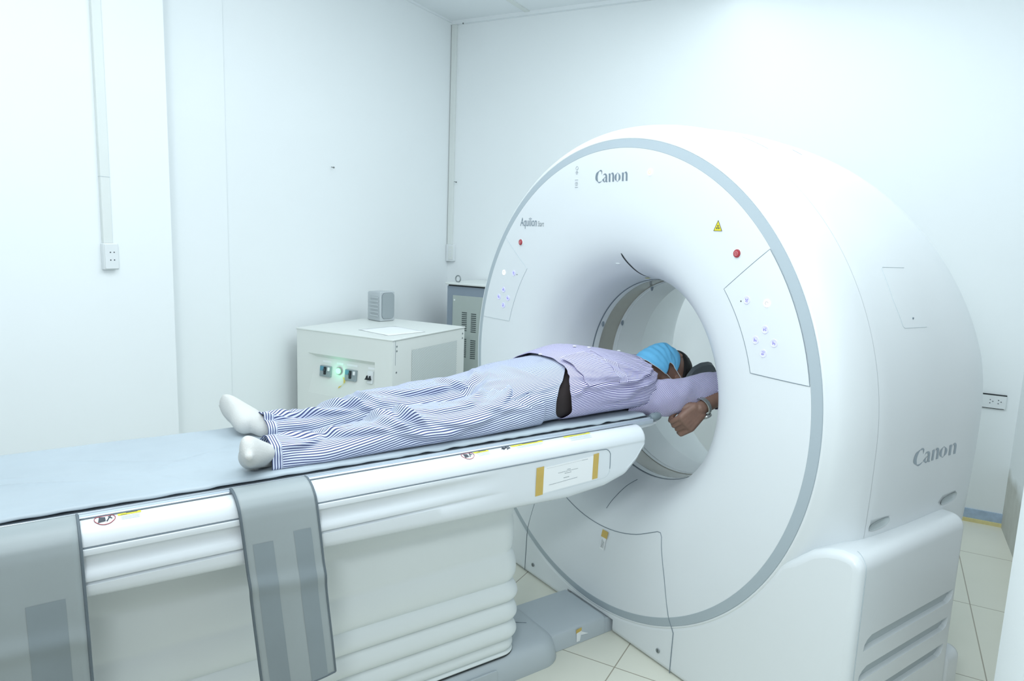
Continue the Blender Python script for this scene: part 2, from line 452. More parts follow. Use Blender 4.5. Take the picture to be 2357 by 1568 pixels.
def nail(p, n, L, lab, down=-.004, r=.0028):
    g = G(); p = Vector(p)
    g.tube([p - n * .003, p + n * L + Vector((0, 0, down))], r * .7, 8)
    g.tube([p + n * L + Vector((0, 0, down)), p + n * (L + .003) + Vector((0, 0, down))], r * 1.7, 10)
    return tag(g.obj('wall_nail', M['nail']), lab, 'nail')
nail(R(A0, .722, 1.676), (A - B * .3).normalized(), .022, 'small metal nail sticking out of the middle of the left wall')
nail(R(A0 + .052, B0 - .02, 1.69), (A - B * .3).normalized(), .018, 'small metal nail by the duct in the room corner')
nail(R(A0 + .1, B0 - .028, 2.696), (A * .5 - B).normalized(), .02, 'small nail under the ceiling edge beside the room corner')
nail(R(A0 + .09, .0 - .10, 1.69), A, .006, 'tiny nail stub high on the shallow pilaster of the left wall', 0, .0018) if False else None
nail(R(AR - .006, 1.30, 1.45), -A, .01, 'tiny screw left in the white wall at the upper right') if False else None

# ================================================================== CT SCANNER
ZC, ZR = .852, .8667
scanner = thing('ct_scanner', 'large white ring-shaped CT scanner with grey front ring and a patient in its bore', 'CT scanner', (0, .45, 0))
FACE = [(.772, -.006, ZR), (.735, -.0065, ZR), (.69, -.005, ZC + .006), (.63, -.001, ZC), (.58, .004, ZC), (.54, .011, ZC), (.505, .020, ZC), (.478, .031, ZC), (.452, .047, ZC), (.428, .070, ZC), (.406, .1, ZC), (.390, .127, ZC), (.379, .152, ZC), (.370, .185, ZC), (.364, .22, ZC), (.361, .258, ZC)]
NA = 256
def side_fill(y):
    t = max(0., min(1., (y - .004) / .13)); return t * t * (3 - 2 * t) * .85
def ringpts(Rr, y, zc, n=NA, fill=False):
    out = []
    for k in range(n):
        a = 2 * PI * k / n; c, s_ = cos(a), sin(a)
        x = Rr * c
        if fill: x = Rr * wide(c, s_, y)
        out.append(Vector((x, y, zc + Rr * s_)))
    return out
def sgn_(v): return 1 if v >= 0 else -1
def wide(c, s_, y):
    """cosine term of the shell: sides drop straight below the middle and swell towards the rear"""
    if s_ < 0:
        w = side_fill(y) * min(1, max(0, (abs(c) - .55) / .3)); c = c + (sgn_(c) - c) * w
    t = max(0., min(1., (y - .42) / .30)); t = t * t * (3 - 2 * t)
    return c * (1 + .030 * t * max(0, min(1, (.72 - s_) / .5)))
def revolve(prof, n=NA, clip=None):
    g = G()
    rows = [ringpts(*p, n, clip is not None) for p in prof]
    if clip is not None:
        for r in rows:
            for p in r: p.z = max(p.z, clip)
    g.grid(rows, closed_u=True)
    return g
def dense(prof, k=4):
    out = []
    tab = [(i, *p) for i, p in enumerate(prof)]
    for i in range((len(prof) - 1) * k + 1):
        out.append(tuple(smooth_tab(tab, i / k)))
    return out
FD = dense(FACE, 3)
revolve(FD).obj('front_cover', M['face'], scanner)
revolve([(.8, .0005, ZR), (.799, -.002, ZR), (.773, -.0066, ZR), (.7715, -.0055, ZR)]).obj('front_ring', M['ring'], scanner, label='pale grey ring around the scanner front')
SH = [(.7985, .002, ZR), (.8015, -.0012, ZR), (.805, -.0005, ZR), (.812, .006, ZR), (.830, .026, ZR), (.846, .058, ZR - .002), (.859, .098, ZR - .006), (.8665, .1370, ZC + .006)]
SH2 = [(.8665, .1380, ZC + .006), (.871, .17, ZC + .003), (.875, .24, ZC), (.8775, .33, ZC), (.877, .42, ZC), (.8725, .5, ZC), (.863, .6, ZC), (.846, .7, ZC), (.816, .8, ZC), (.785, .865, ZC), (.76, .90, ZC), (.73, .92, ZC)]
revolve(dense(SH, 4), clip=.012).obj('front_shell', M['shell'], scanner)
shell2 = revolve(dense(SH2, 4), clip=.012).obj('rear_shell', M['shell'], scanner)
revolve([(.8659, .1358, ZC + .006), (.8659, .1392, ZC + .006)], clip=.012).obj('shell_joint', M['seam_light'], scanner)
REAR = [(.735, .916, ZC), (.62, .925, ZC), (.53, .915, ZC), (.500, .88, ZC), (.475, .83, ZC), (.425, .71, ZC), (.385, .60, ZC), (.362, .535, ZC)]
revolve(dense(REAR, 3)).obj('rear_cover', M['bore'], scanner)
revolve([(.3595, .257, ZC), (.3605, .2575, ZC), (.3605, .2625, ZC), (.3595, .263, ZC)]).obj('bore_joint', M['seam'], scanner)
revolve([(.360, .2625, ZC), (.360, .291, ZC)]).obj('bore_liner', M['bore'], scanner)
revolve([(.3595, .290, ZC), (.3615, .2905, ZC), (.3615, .3705, ZC), (.3595, .371, ZC)]).obj('bore_window', M['window'], scanner, label='grey brown translucent window band inside the bore')
revolve([(.360, .3705, ZC), (.360, .389, ZC), (.3585, .3895, ZC), (.3585, .391, ZC), (.360, .3915, ZC), (.361, .45, ZC), (.362, .535, ZC)]).obj('bore_liner', M['bore'], scanner)
# small lamp housings in the liner edge
for ang, yy in ((153, .275), (153, .38), (118, .38)):
    g = G(); a = math.radians(ang)
    p = Vector((.357 * cos(a), yy, ZC + .357 * sin(a)))
    g.ell(p, (.004, .006, .012), 12, 8)
    g.obj('laser_port', M['seam'], scanner)

YT = sorted([(p[0], p[1]) for p in FD])
def faceY(x, z):
    r = math.hypot(x, z - ZC)
    rr = math.hypot(x, z - ZR)
    if rr > .801: return -.001
    if rr > .772: return -.0066 + (rr - .772) / .028 * .0046
    return interp(YT, r)
def onface(x, z, d=0.0): return Vector((x, faceY(x, z) - d, z))
def shellR(y):
    tab = [(p[1], p[0]) for p in dense(SH[1:] + SH2[:], 4)]
    return interp(sorted(tab), y)
def onshell(y, z, d=0.):
    r = shellR(y) + d; zz = max(-1, min(1, (z - ZC) / r)); a = math.asin(zz)
    c = wide(cos(a), sin(a), y)
    return Vector((r * c, y, ZC + r * sin(a)))

def seam(pts, r, m, name, parent=scanner, n=6, fn=onface, closed=False, step=.012, off=.0):
    out = []
    P = list(pts) + ([pts[0]] if closed else [])
    for (a, b), (c, d) in zip(P, P[1:]):
        k = max(1, int(math.hypot(c - a, d - b) / step))
        for i in range(k): out.append(fn(a + (c - a) * i / k, b + (d - b) * i / k, off))
    if not closed: out.append(fn(P[-1][0], P[-1][1], off))
    return G().tube(out, r, n, closed=closed).obj(name, m, parent)
# lower front cover: arc above, shoulders down to the floor
arc = [(.503 * cos(a), ZC + .503 * sin(a)) for a in [math.radians(x) for x in range(228, 294, 3)]]
lc = [(-.401, .008), (-.396, .162), (-.384, .198), (-.335, .345), (-.336, .430)]
rc = [(.2, .391), (.245, .414), (.272, .428), (.286, .430), (.295, .420), (.303, .392), (.333, .303), (.363, .194), (.376, .156), (.384, .141), (.381, .004)]
arc = [(-.336, .478)] + [p for p in arc if -.335 < p[0] < .195]
# front base skirt
def skirt():
    g = G()
    hole = [(.795 * cos(a), ZR + .795 * sin(a)) for a in [math.radians(x) for x in range(-26, -155, -3)]]
    xr = 0.933
    outer = [(-xr, .0), (xr, .0), (xr, .578)]
    for k in range(1, 9):
        a = k / 8 * PI / 2; outer.append((xr - .036 + .036 * cos(a), .578 + .036 * sin(a)))
    outer += [(.875, .6145), (.84, .606), (.80, .586), (.755, .545)]
    left = [(-x, z) for x, z in reversed(outer[2:])]
    poly = outer + hole + left
    return poly
poly = skirt()
def xz(u, v, d): return Vector((u, d, v))
base = G().prism(poly, xz, .0, .555)
base = base.obj('base_cover', M['shell'], scanner)
md = base.modifiers.new('Bevel', 'BEVEL'); md.width = .02; md.segments = 4; md.limit_method = 'ANGLE'; md.angle_limit = math.radians(60)
# vent slots and cable channel cut out of the base
cut = G()
def slot(y0, y1, z0, z1, sl):
    prof = [(y0, z0), (y1 - .022, z0), (y1 - .006, z0 + .007), (y1, z0 + .018), (y1, z1), (y0 + .034, z1), (y0 + .014, z1 - .008), (y0 + .003, z0 + .016)]
    return prof
slots = [(.056, .528, .362, .398), (.048, .520, .281, .316), (.040, .512, .200, .235)]
for y0, y1, z0, z1 in slots:
    cut.prism(slot(y0, y1, z0, z1, 0), lambda u, v, d: Vector((d, u, v)), .918, .96)
    cut.prism(slot(y0, y1, z0, z1, 0), lambda u, v, d: Vector((d, u, v)), -.96, -.918)
cut.box((-.131, -.05, -.02), (.116, .30, .051))
for y0, y1, z0, z1 in slots:
    for s_ in (1, -1):
        G().box((min(s_ * .9195, s_ * .915), y0 - .004, z0 - .004), (max(s_ * .9195, s_ * .915), y1 + .004, z1 + .004)).obj('vent_screen', M['slot'], scanner, smooth=False)
co = cut.obj('cutter', M['slot'], smooth=False)
md = base.modifiers.new('Bool', 'BOOLEAN'); md.object = co; md.solver = 'EXACT'
bake(base)
# hand recesses on the shell
bpy.data.objects.remove(co)
cut = G()
def recess(y0, y1, z0, z1):
    def f(u, v, d): return Vector((d, u, v))
    pr = [(y0, z0), (y0 + .018, z0 + .002), (y1 - .02, z0 + .010), (y1 - .004, z1 - .006), (y1, z1), (y1 - .012, z1 + .001), (y0 + .02, z1 - .006), (y0 + .006, z0 + .012)]
    cut.prism(pr, f, .80, .95)
co = None
def hand_recess(y0, y1, z):
    """oval pocket with a rolled lip, seated in the shell"""
    g = G(); rows = []
    n = 28
    for (k, dep) in ((1.0, .0008), (.94, .0), (.86, -.004), (.6, -.009), (.2, -.011)):
        row = []
        for i in range(n):
            a = 2 * PI * i / n
            u = (y0 + y1) / 2 + (y1 - y0) / 2 * k * (abs(cos(a)) ** .8) * (1 if cos(a) >= 0 else -1)
            v = z + .0125 * k * (abs(sin(a)) ** .8) * (1 if sin(a) >= 0 else -1) + (u - (y0 + y1) / 2) * .10
            row.append(onshell(u, v, dep + .0006))
        rows.append(row)
    g.grid(rows, closed_u=True)
    g.f.append(tuple(range(len(g.v) - n, len(g.v)))); g.mi.append(0)
    return g
for (y0, y1) in ((.150, .238), (.520, .612)):
    # pocket body sits in a hole cut through the shell
    cg = G()
    pr = []
    for i in range(28):
        a = 2 * PI * i / 28; u = (y0 + y1) / 2 + (y1 - y0) / 2 * .95 * (abs(cos(a)) ** .8) * (1 if cos(a) >= 0 else -1)
        v = .642 + .0119 * (abs(sin(a)) ** .8) * (1 if sin(a) >= 0 else -1) + (u - (y0 + y1) / 2) * .10
        pr.append((u, v))
    cg.prism(pr, lambda u, v, d: Vector((d, u, v)), .78, .9)
    if y0 > .14 or True:
        cob = cg.obj('cutter', M['shell'], smooth=False)
        md = shell2.modifiers.new('Bool', 'BOOLEAN'); md.object = cob; md.solver = 'EXACT'
        bake(shell2); bpy.data.objects.remove(cob)
    hand_recess(y0, y1, .642).obj('hand_recess', M['slot'], scanner)
# rear foot of the base
G().prism(rrect(-.93, .0, .93, .175, .03), xz, .5551, .655).obj('rear_base_cover', M['shell'], scanner, bevel=.02)

seam(lc + arc[1:] + rc if False else [(-.401, .008), (-.396, .162), (-.384, .198), (-.310, .452)] , .0011, M['seam'], 'cover_joint')
seam([p for p in arc if p[0] > -.32] + rc, .0014, M['seam'], 'cover_joint')
# base front joint near the right corner
for s in (1, -1):
    pts = [Vector((s * .9336, .024, .01 + .56 * k / 20)) for k in range(21)] + [Vector((s * (.897 + .0366 * cos(a)), .024 + .020 * (1 - cos(a)), .578 + .0366 * sin(a))) for a in [k * PI / 16 for k in range(1, 9)]] 
    G().tube(pts, .0009, 6).obj('base_joint', M['seam_light'], scanner)
# control panels (left and right), outlines, buttons
def ctrl_panel(s):
    r0, r1 = .597, .7705
    zb = 1.0045; at = math.radians(38.4)
    x_in = math.sqrt(r0**2 - (zb - ZC)**2); x_out = math.sqrt(r1**2 - (zb - ZR)**2)
    pts = []
    a0 = math.atan2(zb - ZR, x_out); a1 = math.atan2(1.336 - ZR, .606)
    for k in range(15):
        a = a0 + (a1 - a0) * k / 14; pts.append((s * r1 * cos(a), ZR + r1 * sin(a)))
    b0 = at; b1 = math.atan2(zb - ZC, x_in)
    for k in range(13):
        a = b0 + (b1 - b0) * k / 12; pts.append((s * r0 * cos(a), ZC + r0 * sin(a)))
    # filled plate: thin slab lying on the face
    g = G(); n = 14; rows = []
    outer = pts[:15]; inner = list(reversed(pts[15:])); 
    inner = [inner[round(k * 12 / 14)] if False else None for k in range(15)]
    inn = list(reversed(pts[15:]))
    def at_(lst, t):
        f = t * (len(lst) - 1); i = min(int(f), len(lst) - 2); w = f - i
        return (lst[i][0] * (1 - w) + lst[i + 1][0] * w, lst[i][1] * (1 - w) + lst[i + 1][1] * w)
    for j in range(11):
        row = []
        for k in range(15):
            p, q_ = at_(inn, k / 14), at_(outer, k / 14); w = j / 10
            row.append(onface(p[0] * (1 - w) + q_[0] * w, p[1] * (1 - w) + q_[1] * w, .0010))
        rows.append(row)
    g.grid(rows)
    pl = g.obj('control_panel', M['face'], scanner, label='control panel on the %s side of the scanner face' % ('right' if s > 0 else 'left'))
    seam(pts, .0011 if s > 0 else .0009, M['seam'] if s > 0 else M['seam_light'], 'panel_joint', pl, closed=True, off=.0006)
    # buttons
    def button(x, z, m, mk, kind):
        g = G(); c = onface(x, z, .001)
        rows = [[c + Vector((r * cos(2 * PI * k / 24), -h, r * sin(2 * PI * k / 24))) for k in range(24)] for r, h in ((.0108, 0), (.0108, .0012), (.0098, .0022), (.008, .0012), (.003, .001))]
        g.grid(rows, closed_u=True); g.f.append(tuple(range(96, 120))); g.mi.append(0)
        o = g.obj('button', m, pl)
        h = G(); c2 = c + Vector((0, -.0019, 0))
        W = .0011
        def st(a, b):
            h.tube([c2 + Vector((a[0], 0, a[1])), c2 + Vector((b[0], 0, b[1]))], W * .6, 5)
        if kind == 'loop':
            h.tube([c2 + Vector((.0042 * cos(t), 0, .0042 * sin(t))) for t in [x * .3 for x in range(16)]], W * .5, 5)
        elif kind == 'home':
            st((-.004, -.004), (.004, -.004)); st((-.003, .0), (.003, .0)); st((-.003, .0), (-.003, .004)); st((.003, 0), (.003, .004))
        elif kind == 'up':
            st((-.004, -.004), (-.004, .003)); st((-.004, 0), (.003, 0)); st((.003, 0), (.003, -.003)); st((0, .004), (.004, .004))
        elif kind == 'down':
            st((-.004, .004), (.004, .004)); st((-.004, -.001), (.003, -.001)); st((0, -.001), (0, -.005)); st((-.004, -.001), (-.004, -.005))
        elif kind == 'h':
            st((-.003, .0045), (-.003, -.0045)); st((-.003, 0), (.003, 0)); st((.003, 0), (.003, -.0045))
        h.obj('button_mark', mk, o)
    B_ = M['btn']; K = M['btnmark']
    button(s * .550, 1.2, B_, K, 'home'); button(s * .615, 1.198, M['btnwhite'], M['mark'], 'loop')
    button(s * .6155, 1.1285, B_, K, 'up'); button(s * .587, 1.0965, B_, K, 'h'); button(s * .6465, 1.097, B_, K, 'h'); button(s * .6155, 1.065, B_, K, 'down')
    G().ell(onface(s * .530, 1.195, .001), (.0022, .0012, .0022), 12, 8).obj('indicator_dot', M['inkmark'], pl)
    # red stop button above the panel
    e = G(); c = onface(s * .507, 1.3225)
    rows = [[c + Vector((r * cos(2 * PI * k / 32), -h, r * sin(2 * PI * k / 32))) for k in range(32)] for r, h in ((.0135, -.001), (.0135, .0012), (.0118, .0016), (.0114, .0), (.0112, -.001))]
    e.grid(rows, closed_u=True)
    eo = e.obj('emergency_button', M['face'], scanner, label='red emergency stop button on the %s of the scanner face' % ('right' if s > 0 else 'left'))
    b = G(); rows = [[c + Vector((r * cos(2 * PI * k / 32), -h, r * sin(2 * PI * k / 32))) for k in range(32)] for r, h in ((.0112, -.001), (.0112, .0025), (.010, .0045), (.0065, .0052), (.002, .0054))]
    b.grid(rows, closed_u=True); b.f.append(tuple(range(128, 160))); b.mi.append(0)
    bo = b.obj('stop_cap', M['red'], eo)
    k = G(); cc = c + Vector((0, -.0056, 0))
    k.tube([cc + Vector((.0058 * cos(t * PI / 12), 0, .0058 * sin(t * PI / 12))) for t in range(24)], .0005, 5, closed=True)
    k.tube([cc + Vector((x, 0, z)) for x, z in ((-.004, .0025), (.004, .0025), (0, -.004))], .0006, 5, closed=True)
    k.tube([cc + Vector((0, 0, .003)), cc + Vector((0, 0, -.004))], .0005, 5)
    k.obj('stop_mark', M['redprint'], eo)
ctrl_panel(1); ctrl_panel(-1)

# ---- lettering drawn as strokes of changing width
def brush(g, pts, fn, d=.0008):
    """pts: (u, v, width, nib angle) rows: a flat ribbon between u-w/2 and u+w/2 measured along the nib"""
    L, Rr = [], []
    for (u, v, w, a) in pts:
        L.append(fn(u - cos(a) * w / 2, v - sin(a) * w / 2, d)); Rr.append(fn(u + cos(a) * w / 2, v + sin(a) * w / 2, d))
    g.grid([L, Rr])
def canon_word(fn, u0, u1, v0, h, m, name, parent):
    """five serif letters, thick stems and hairline joins"""
    g = G(); W = (u1 - u0) / 4.62
    def f(u, v, d=.0008): return fn(u0 + u * W, v0 + v * h, d)
    def stroke(rows): brush(g, rows, f)
    def subdiv(rows, k=6):
        tab = [(i, *r) for i, r in enumerate(rows)]
        return [tuple(smooth_tab(tab, i / k)) for i in range((len(rows) - 1) * k + 1)]
    # C
    stroke(subdiv([(.98, 1.22, .05, 0), (.80, 1.33, .18, .9), (.58, 1.32, .22, .5), (.33, 1.10, .30, .1), (.20, .68, .30, 0), (.23, .32, .30, -.15), (.37, .08, .24, -.65), (.56, .0, .16, -1.1), (.78, .03, .09, -1.35), (.98, .18, .04, -1.4)]))
    stroke([(.93, 1.30, .10, 0), (.95, 1.10, .07, 0), (.93, .88, .02, 0)])
    def n(x, flip=0):
        stroke([(x + .06, .92, .26, .35), (x + .13, .86, .22, .1), (x + .13, .10, .22, 0), (x + .13, 0, .22, 0)])
        stroke(subdiv([(x + .22, .70, .05, 1.2), (x + .36, .90, .10, 1.2), (x + .50, .95, .18, .9), (x + .60, .82, .22, .3), (x + .63, .60, .22, 0), (x + .63, .0, .22, 0)], 4))
    # a
    stroke(subdiv([(1.13, .74, .16, 1.2), (1.24, .88, .12, 1.2), (1.42, .90, .16, 1.1), (1.56, .76, .22, .3), (1.60, .5, .22, 0), (1.60, .10, .22, 0), (1.76, .02, .10, 1.2)], 4))
    stroke(subdiv([(1.56, .54, .06, 1.4), (1.36, .50, .08, 1.4), (1.18, .34, .22, .2), (1.20, .10, .22, -.4), (1.36, .03, .10, -1.2), (1.54, .16, .05, -1.3)], 4))
    n(1.92)
    # o
    stroke(subdiv([(3.14, .94, .06, 1.3), (2.94, .80, .20, .4), (2.86, .46, .24, 0), (2.94, .12, .20, -.4), (3.14, -.02, .06, -1.3)], 5))
    stroke(subdiv([(3.14, .94, .06, 1.9), (3.34, .80, .20, 2.7), (3.42, .46, .24, PI), (3.34, .12, .20, PI + .4), (3.14, -.02, .06, PI + 1.2)], 5))
    n(3.72)
    return g.obj(name, m, parent, smooth=False)
canon_word(lambda u, v, d: onface(u, v, d), -.090, .070, 1.5335, .0285, M['logo'], 'maker_lettering', scanner)
canon_word(lambda u, v, d: onshell(u, v, d), .314, .568, .7785, .0325, M['logo_pale'], 'maker_lettering', scanner)

def text_on(fn, s, size, u, v, m, name, parent, shear=0., d=.0008, xs=1.):
    cu = bpy.data.curves.new('t', 'FONT'); cu.body = s; cu.size = size; cu.shear = shear
    cu.resolution_u = 3; cu.extrude = 0
    to = bpy.data.objects.new('t', cu); C.objects.link(to)
    dg = bpy.context.evaluated_depsgraph_get(); dg.update()
    me = bpy.data.meshes.new_from_object(to.evaluated_get(dg))
    bpy.data.objects.remove(to)
    for vv in me.vertices: vv.co = fn(u + vv.co.x * xs, v + vv.co.y, d)
    me.materials.clear()
    return link(name, me, m, parent, smooth=False)
text_on(onface, 'Aquilion', .047, -.513, 1.385, M['logo'], 'model_lettering', scanner, shear=.12, xs=.66)
text_on(onface, 'Start', .028, -.404, 1.385, M['mark'], 'model_lettering', scanner, shear=.25, xs=.66)
# small round symbol right of the word, lit
g = G(); c = onface(.163, 1.555, .0005)
rows = [[c + Vector((r * cos(2 * PI * k / 24), -h, r * sin(2 * PI * k / 24))) for k in range(24)] for r, h in ((.0105, 0), (.0105, .0014), (.009, .002), (.002, .002))]
g.grid(rows, closed_u=True); g.f.append(tuple(range(72, 96))); g.mi.append(0)
sb = g.obj('status_lamp', M['btnwhite'], scanner)
G().tube([c + Vector((.0045 * cos(t * PI / 8), -.0022, .0045 * sin(t * PI / 8))) for t in range(16)], .0006, 5, closed=True).obj('lamp_mark', M['paleyellow'], sb)
# pale service symbols left of the word
g = G()
g.tube([onface(-.186 + .006 * cos(t * PI / 8), 1.586 + .006 * sin(t * PI / 8), .0006) for t in range(16)], .0007, 5, closed=True)
for z, w in ((1.575, .005), (1.571, .007), (1.567, .004)):
    g.tube([onface(-.186 - w, z, .0006), onface(-.186 + w, z, .0006)], .0006, 5)
for z, w in ((1.546, .008), (1.538, .006), (1.533, .008), (1.528, .006), (1.521, .008)):
    g.tube([onface(-.186 - w, z, .0006), onface(-.186 + w, z, .0006)], .0006, 5)
g.obj('symbol_print', M['mark'], scanner)
# radiation warning triangle
g = G(); tx, tz = .436, 1.396
g.add([onface(tx - .0145, tz - .014, .0008), onface(tx + .0145, tz - .014, .0008), onface(tx, tz + .0145, .0008)], [(0, 1, 2)])
tr = g.obj('warning_sign', M['yellow'], scanner, smooth=False)
g = G(); g.tube([onface(tx - .0145, tz - .014, .0011), onface(tx + .0145, tz - .014, .0011), onface(tx, tz + .0145, .0011)], .0009, 5, closed=True)
for a0 in (90, 210, 330):
    pts = [(tx + .0012 * cos(math.radians(a0)), tz - .0045)]
    arcp = [(tx + .0062 * cos(math.radians(a0 - 28 + 14 * k)), tz - .0045 + .0062 * sin(math.radians(a0 - 28 + 14 * k))) for k in range(5)]
    vs = [onface(tx, tz - .0045, .0012)] + [onface(u, v, .0012) for u, v in arcp]
    g.add(vs, [tuple(range(6))])
g.obj('warning_mark', M['inkmark'], tr, smooth=False)
# dark slit at the top of the flare and fine line at the bottom
YR = sorted([(p[1], p[0]) for p in FD if p[0] < .56])
def flareR(y): return interp(YR, y)
g = G(); n = 24; L, Rw = [], []
for k in range(n + 1):
    y = .048 + (.205 - .048) * k / n; w = .0042 * (1 - (k / n) ** 3) * (1 if k else .5)
    r = flareR(y) - .0008
    L.append(Vector((-w, y, ZC + r))); Rw.append(Vector((w, y, ZC + r)))
g.grid([L, Rw]); g.obj('gap_slit', M['black'], scanner, smooth=False)
G().tube([Vector((0.0, .05 + .145 * k / 16, ZC - flareR(.05 + .145 * k / 16) + .0004)) for k in range(17)], .0011, 6).obj('lower_joint', M['seam'], scanner)
g = G()
for (aa, yy, w) in ((94, .205, .010), (88, .225, .012)):
    a = math.radians(aa); r = flareR(yy) - .001
    vs = [Vector(((flareR(yy + dy) - .001) * cos(a + da), yy + dy, ZC + (flareR(yy + dy) - .001) * sin(a + da))) for da, dy in ((-.03, -.004), (.03, -.004), (.03, .006), (-.03, .006))]
    g.add(vs, [(0, 1, 2, 3)])
g.obj('warning_label', M['yellow'], scanner, smooth=False)
# oval microphone port on the flare
a = math.radians(97)
G().ell(Vector((flareR(.08) * cos(a), .085, ZC + flareR(.085) * sin(a))), (.011, .007, .003), 16, 8).obj('speaker_port', M['bore'], scanner)
# screws in the lower cover
for x, z in ((-.347, .053), (.328, .052)):
    g = G(); c = Vector((x, -.001, z)); g.tube([c, c + Vector((0, -.003, 0))], .0075, 16)
    so = g.obj('cover_screw', M['screw'], scanner, bevel=.001)
    G().box((x - .0012, -.0046, z - .005), (x + .0012, -.0038, z + .005)).obj('screw_slot', M['inkmark'], so, smooth=False)
# side hatch outline and small fittings on the shell
seam([(.395, 1.300), (.284, 1.301), (.277, 1.297), (.273, 1.218), (.285, 1.151), (.291, 1.146), (.408, 1.144)], .0008, M['seam_light'], 'hatch_joint', fn=lambda y, z, d: onshell(y, z, d))
G().tube([onshell(.344, 1.169, -.001), onshell(.344, 1.169, .0015)], .003, 10).obj('hatch_screw', M['seam'], scanner)
G().ell(onshell(.11, 1.644), (.008, .007, .004), 14, 8).obj('top_catch', M['seam_light'], scanner)
for (ya, za, yb, zb_) in ((.236, 1.672, .236, 1.630), (.384, 1.642, .384, 1.625)):
    G().tube([onshell(ya, za + (zb_ - za) * k / 8) for k in range(9)], .0009, 6).obj('hatch_joint', M['seam'], scanner)
# taped inspection tag on the lower cover
t = thing('taped_tag', 'small white tag under yellow tape on the lower front cover of the scanner', 'tag', onface(.04, .30))
G().grid([[onface(.028 + .022 * i / 3, .276 + .055 * j / 5, .0015 + .002 * (1 - j / 5)) for i in range(4)] for j in range(6)]).obj('paper', M['paper'], t)
G().grid([[onface(.024 + .030 * i / 3, .318 + .024 * j / 2, .0035) for i in range(4)] for j in range(3)]).obj('tape', M['tape'], t)
g = G()
for i, x in enumerate((.034, .039, .044)): g.tube([onface(x, .283, .0045), onface(x, .312 - .003 * i, .0045)], .0006, 4)
g.obj('print', M['mark'], t)

# ================================================================== PATIENT TABLE
table = thing('patient_table', 'long white scanner couch on a pleated base, running into the scanner', 'examination table', (0, -1.0, 0))
YL, YE = -2.35, -.06           # body runs out of the frame on the left
def sgn(v): return 1 if v >= 0 else -1
# housing: cross-section swept along y, shaped nose at the scanner end
ZB = [(-9, .650), (-1.53, .647), (-.55, .625), (-.371, .619), (-.232, .630), (-.155, .650), (-.113, .684), (-.085, .722), (-.073, .760)]
def housing_profile(y, s):
    """right half profile from top inner edge down to the bottom, (x, z)"""
    zb = interp(ZB, y)
    a = 1 if y < -.95 else max(0, 1 - (y + .95) / .36)      # ridges fade out towards the nose
    a2 = 1 if y < -.32 else 0
    f = lambda x: .2885 + (x - .2885) * a
    P = [(.2432, .782), (.2445, .7890), (.2480, .7905), (.258, .790), (.270, .786), (.280, .777), (.2865, .766), (.289, .757), (.2895, .753),
         (.2895 - .0012 * a2, .752), (.2895 - .0012 * a2, .7495), (f(.2920), .748), (f(.2930), .743), (f(.2918), .7370), (f(.2835), .7320),
         (f(.2810), .724), (f(.2820), .713), (f(.2880), .7045), (f(.2930), .698), (f(.2936), .690), (f(.2925), .6855),
         (f(.2850), .6825), (f(.2850), .6800), (f(.2905), .6770), (.2895, zb + .020), (.2865, zb + .009), (.279, zb + .002), (.266, zb - .001), (.245, zb - .003), (.20, zb - .004), (.10, zb - .004), (0.02, zb - .004)]
    # squeeze the side under a rising lower edge
    out = []
    for k, (x, z) in enumerate(P):
        lo = zb + .020
        if k < 24 and z < lo + .003: z = lo + .003 * (24 - k) / 24
        out.append((x, z))
    return out
NOSE = -.30
rows = []
ys = [YL + (NOSE - YL) * k / 90 for k in range(91)]
g = G()
def nose_shape(x, z, y):
    return x, z
def section(y, kx=1., zlo=None, ztop=None):
    pr = housing_profile(y, 1)
    out = []
    for x, z in pr:
        if zlo is not None: z = max(z, zlo) if z > .60 else z
        out.append((x, z))
    full = out + [(-x, z) for x, z in reversed(out)]
    return full
for y in ys: rows.append([Vector((x, y, z)) for x, z in section(y)])
YN = -.088
for k in range(1, 41):
    y = NOSE + (YN - NOSE) * k / 40; rows.append([Vector((x, y, z)) for x, z in section(y)])
for k in range(1, 13):       # rounded tip
    t = k / 12 * .985; pr = section(YN); q_ = math.sqrt(1 - t * t)
    rows.append([Vector((x * (.86 + .14 * q_), YN + .020 * t, .762 + (z - .762) * q_)) for x, z in pr])
base_i = len(g.v)
g.grid(rows, closed_u=True)
n = len(rows[0])
g.f.append(tuple(base_i + (len(rows) - 1) * n + k for k in range(n))); g.mi.append(0)
g.f.append(tuple(base_i + k for k in reversed(range(n)))); g.mi.append(0)
g.obj('table_housing', M['table'], table)
def onside(y, z, d=0.):
    pr = housing_profile(y, 1)
    best = None
    for (x0, z0), (x1, z1) in zip(pr, pr[1:]):
        if (z0 - z) * (z1 - z) <= 0 and z0 != z1:
            w = (z - z0) / (z1 - z0); best = x0 + (x1 - x0) * w
            if z0 > z1: break
    return Vector(((best or .289) + d, y, z))
# dark joint line along the side and the pill-shaped end panel
sp_ = [(YL, .7525), (-.262, .7425 + .004)] 
pill = [(-.30, .7490), (-.262, .7470)] + [(-.247 + .026 * sin(a), .722 + .0245 * cos(a)) for a in [x * PI / 10 for x in range(1, 5)]] + [(-.221, .695)] + [(-.247 + .026 * cos(a), .684 - .025 * sin(a)) for a in [x * PI / 10 for x in range(0, 6)]] + [(-.40, .6535), (-.52, .648)]
def side_fn(y, z, d): return Vector((.2888 + d, y, z))
seam([(YL, .7510), (-.9, .7505), (-.30, .7488)] + pill[1:8], .0012, M['seam'], 'side_joint', table, fn=side_fn)
seam(pill[7:], .0007, M['seam_light'], 'side_joint', table, fn=lambda y, z, d: Vector((.2886 + d, y, z)))
for s in (1, -1):
    G().box((min(s * .2385, s * .2436), YL, .775), (max(s * .2385, s * .2436), -.09, .7882)).obj('rail_gap', M['black'], table, smooth=False)
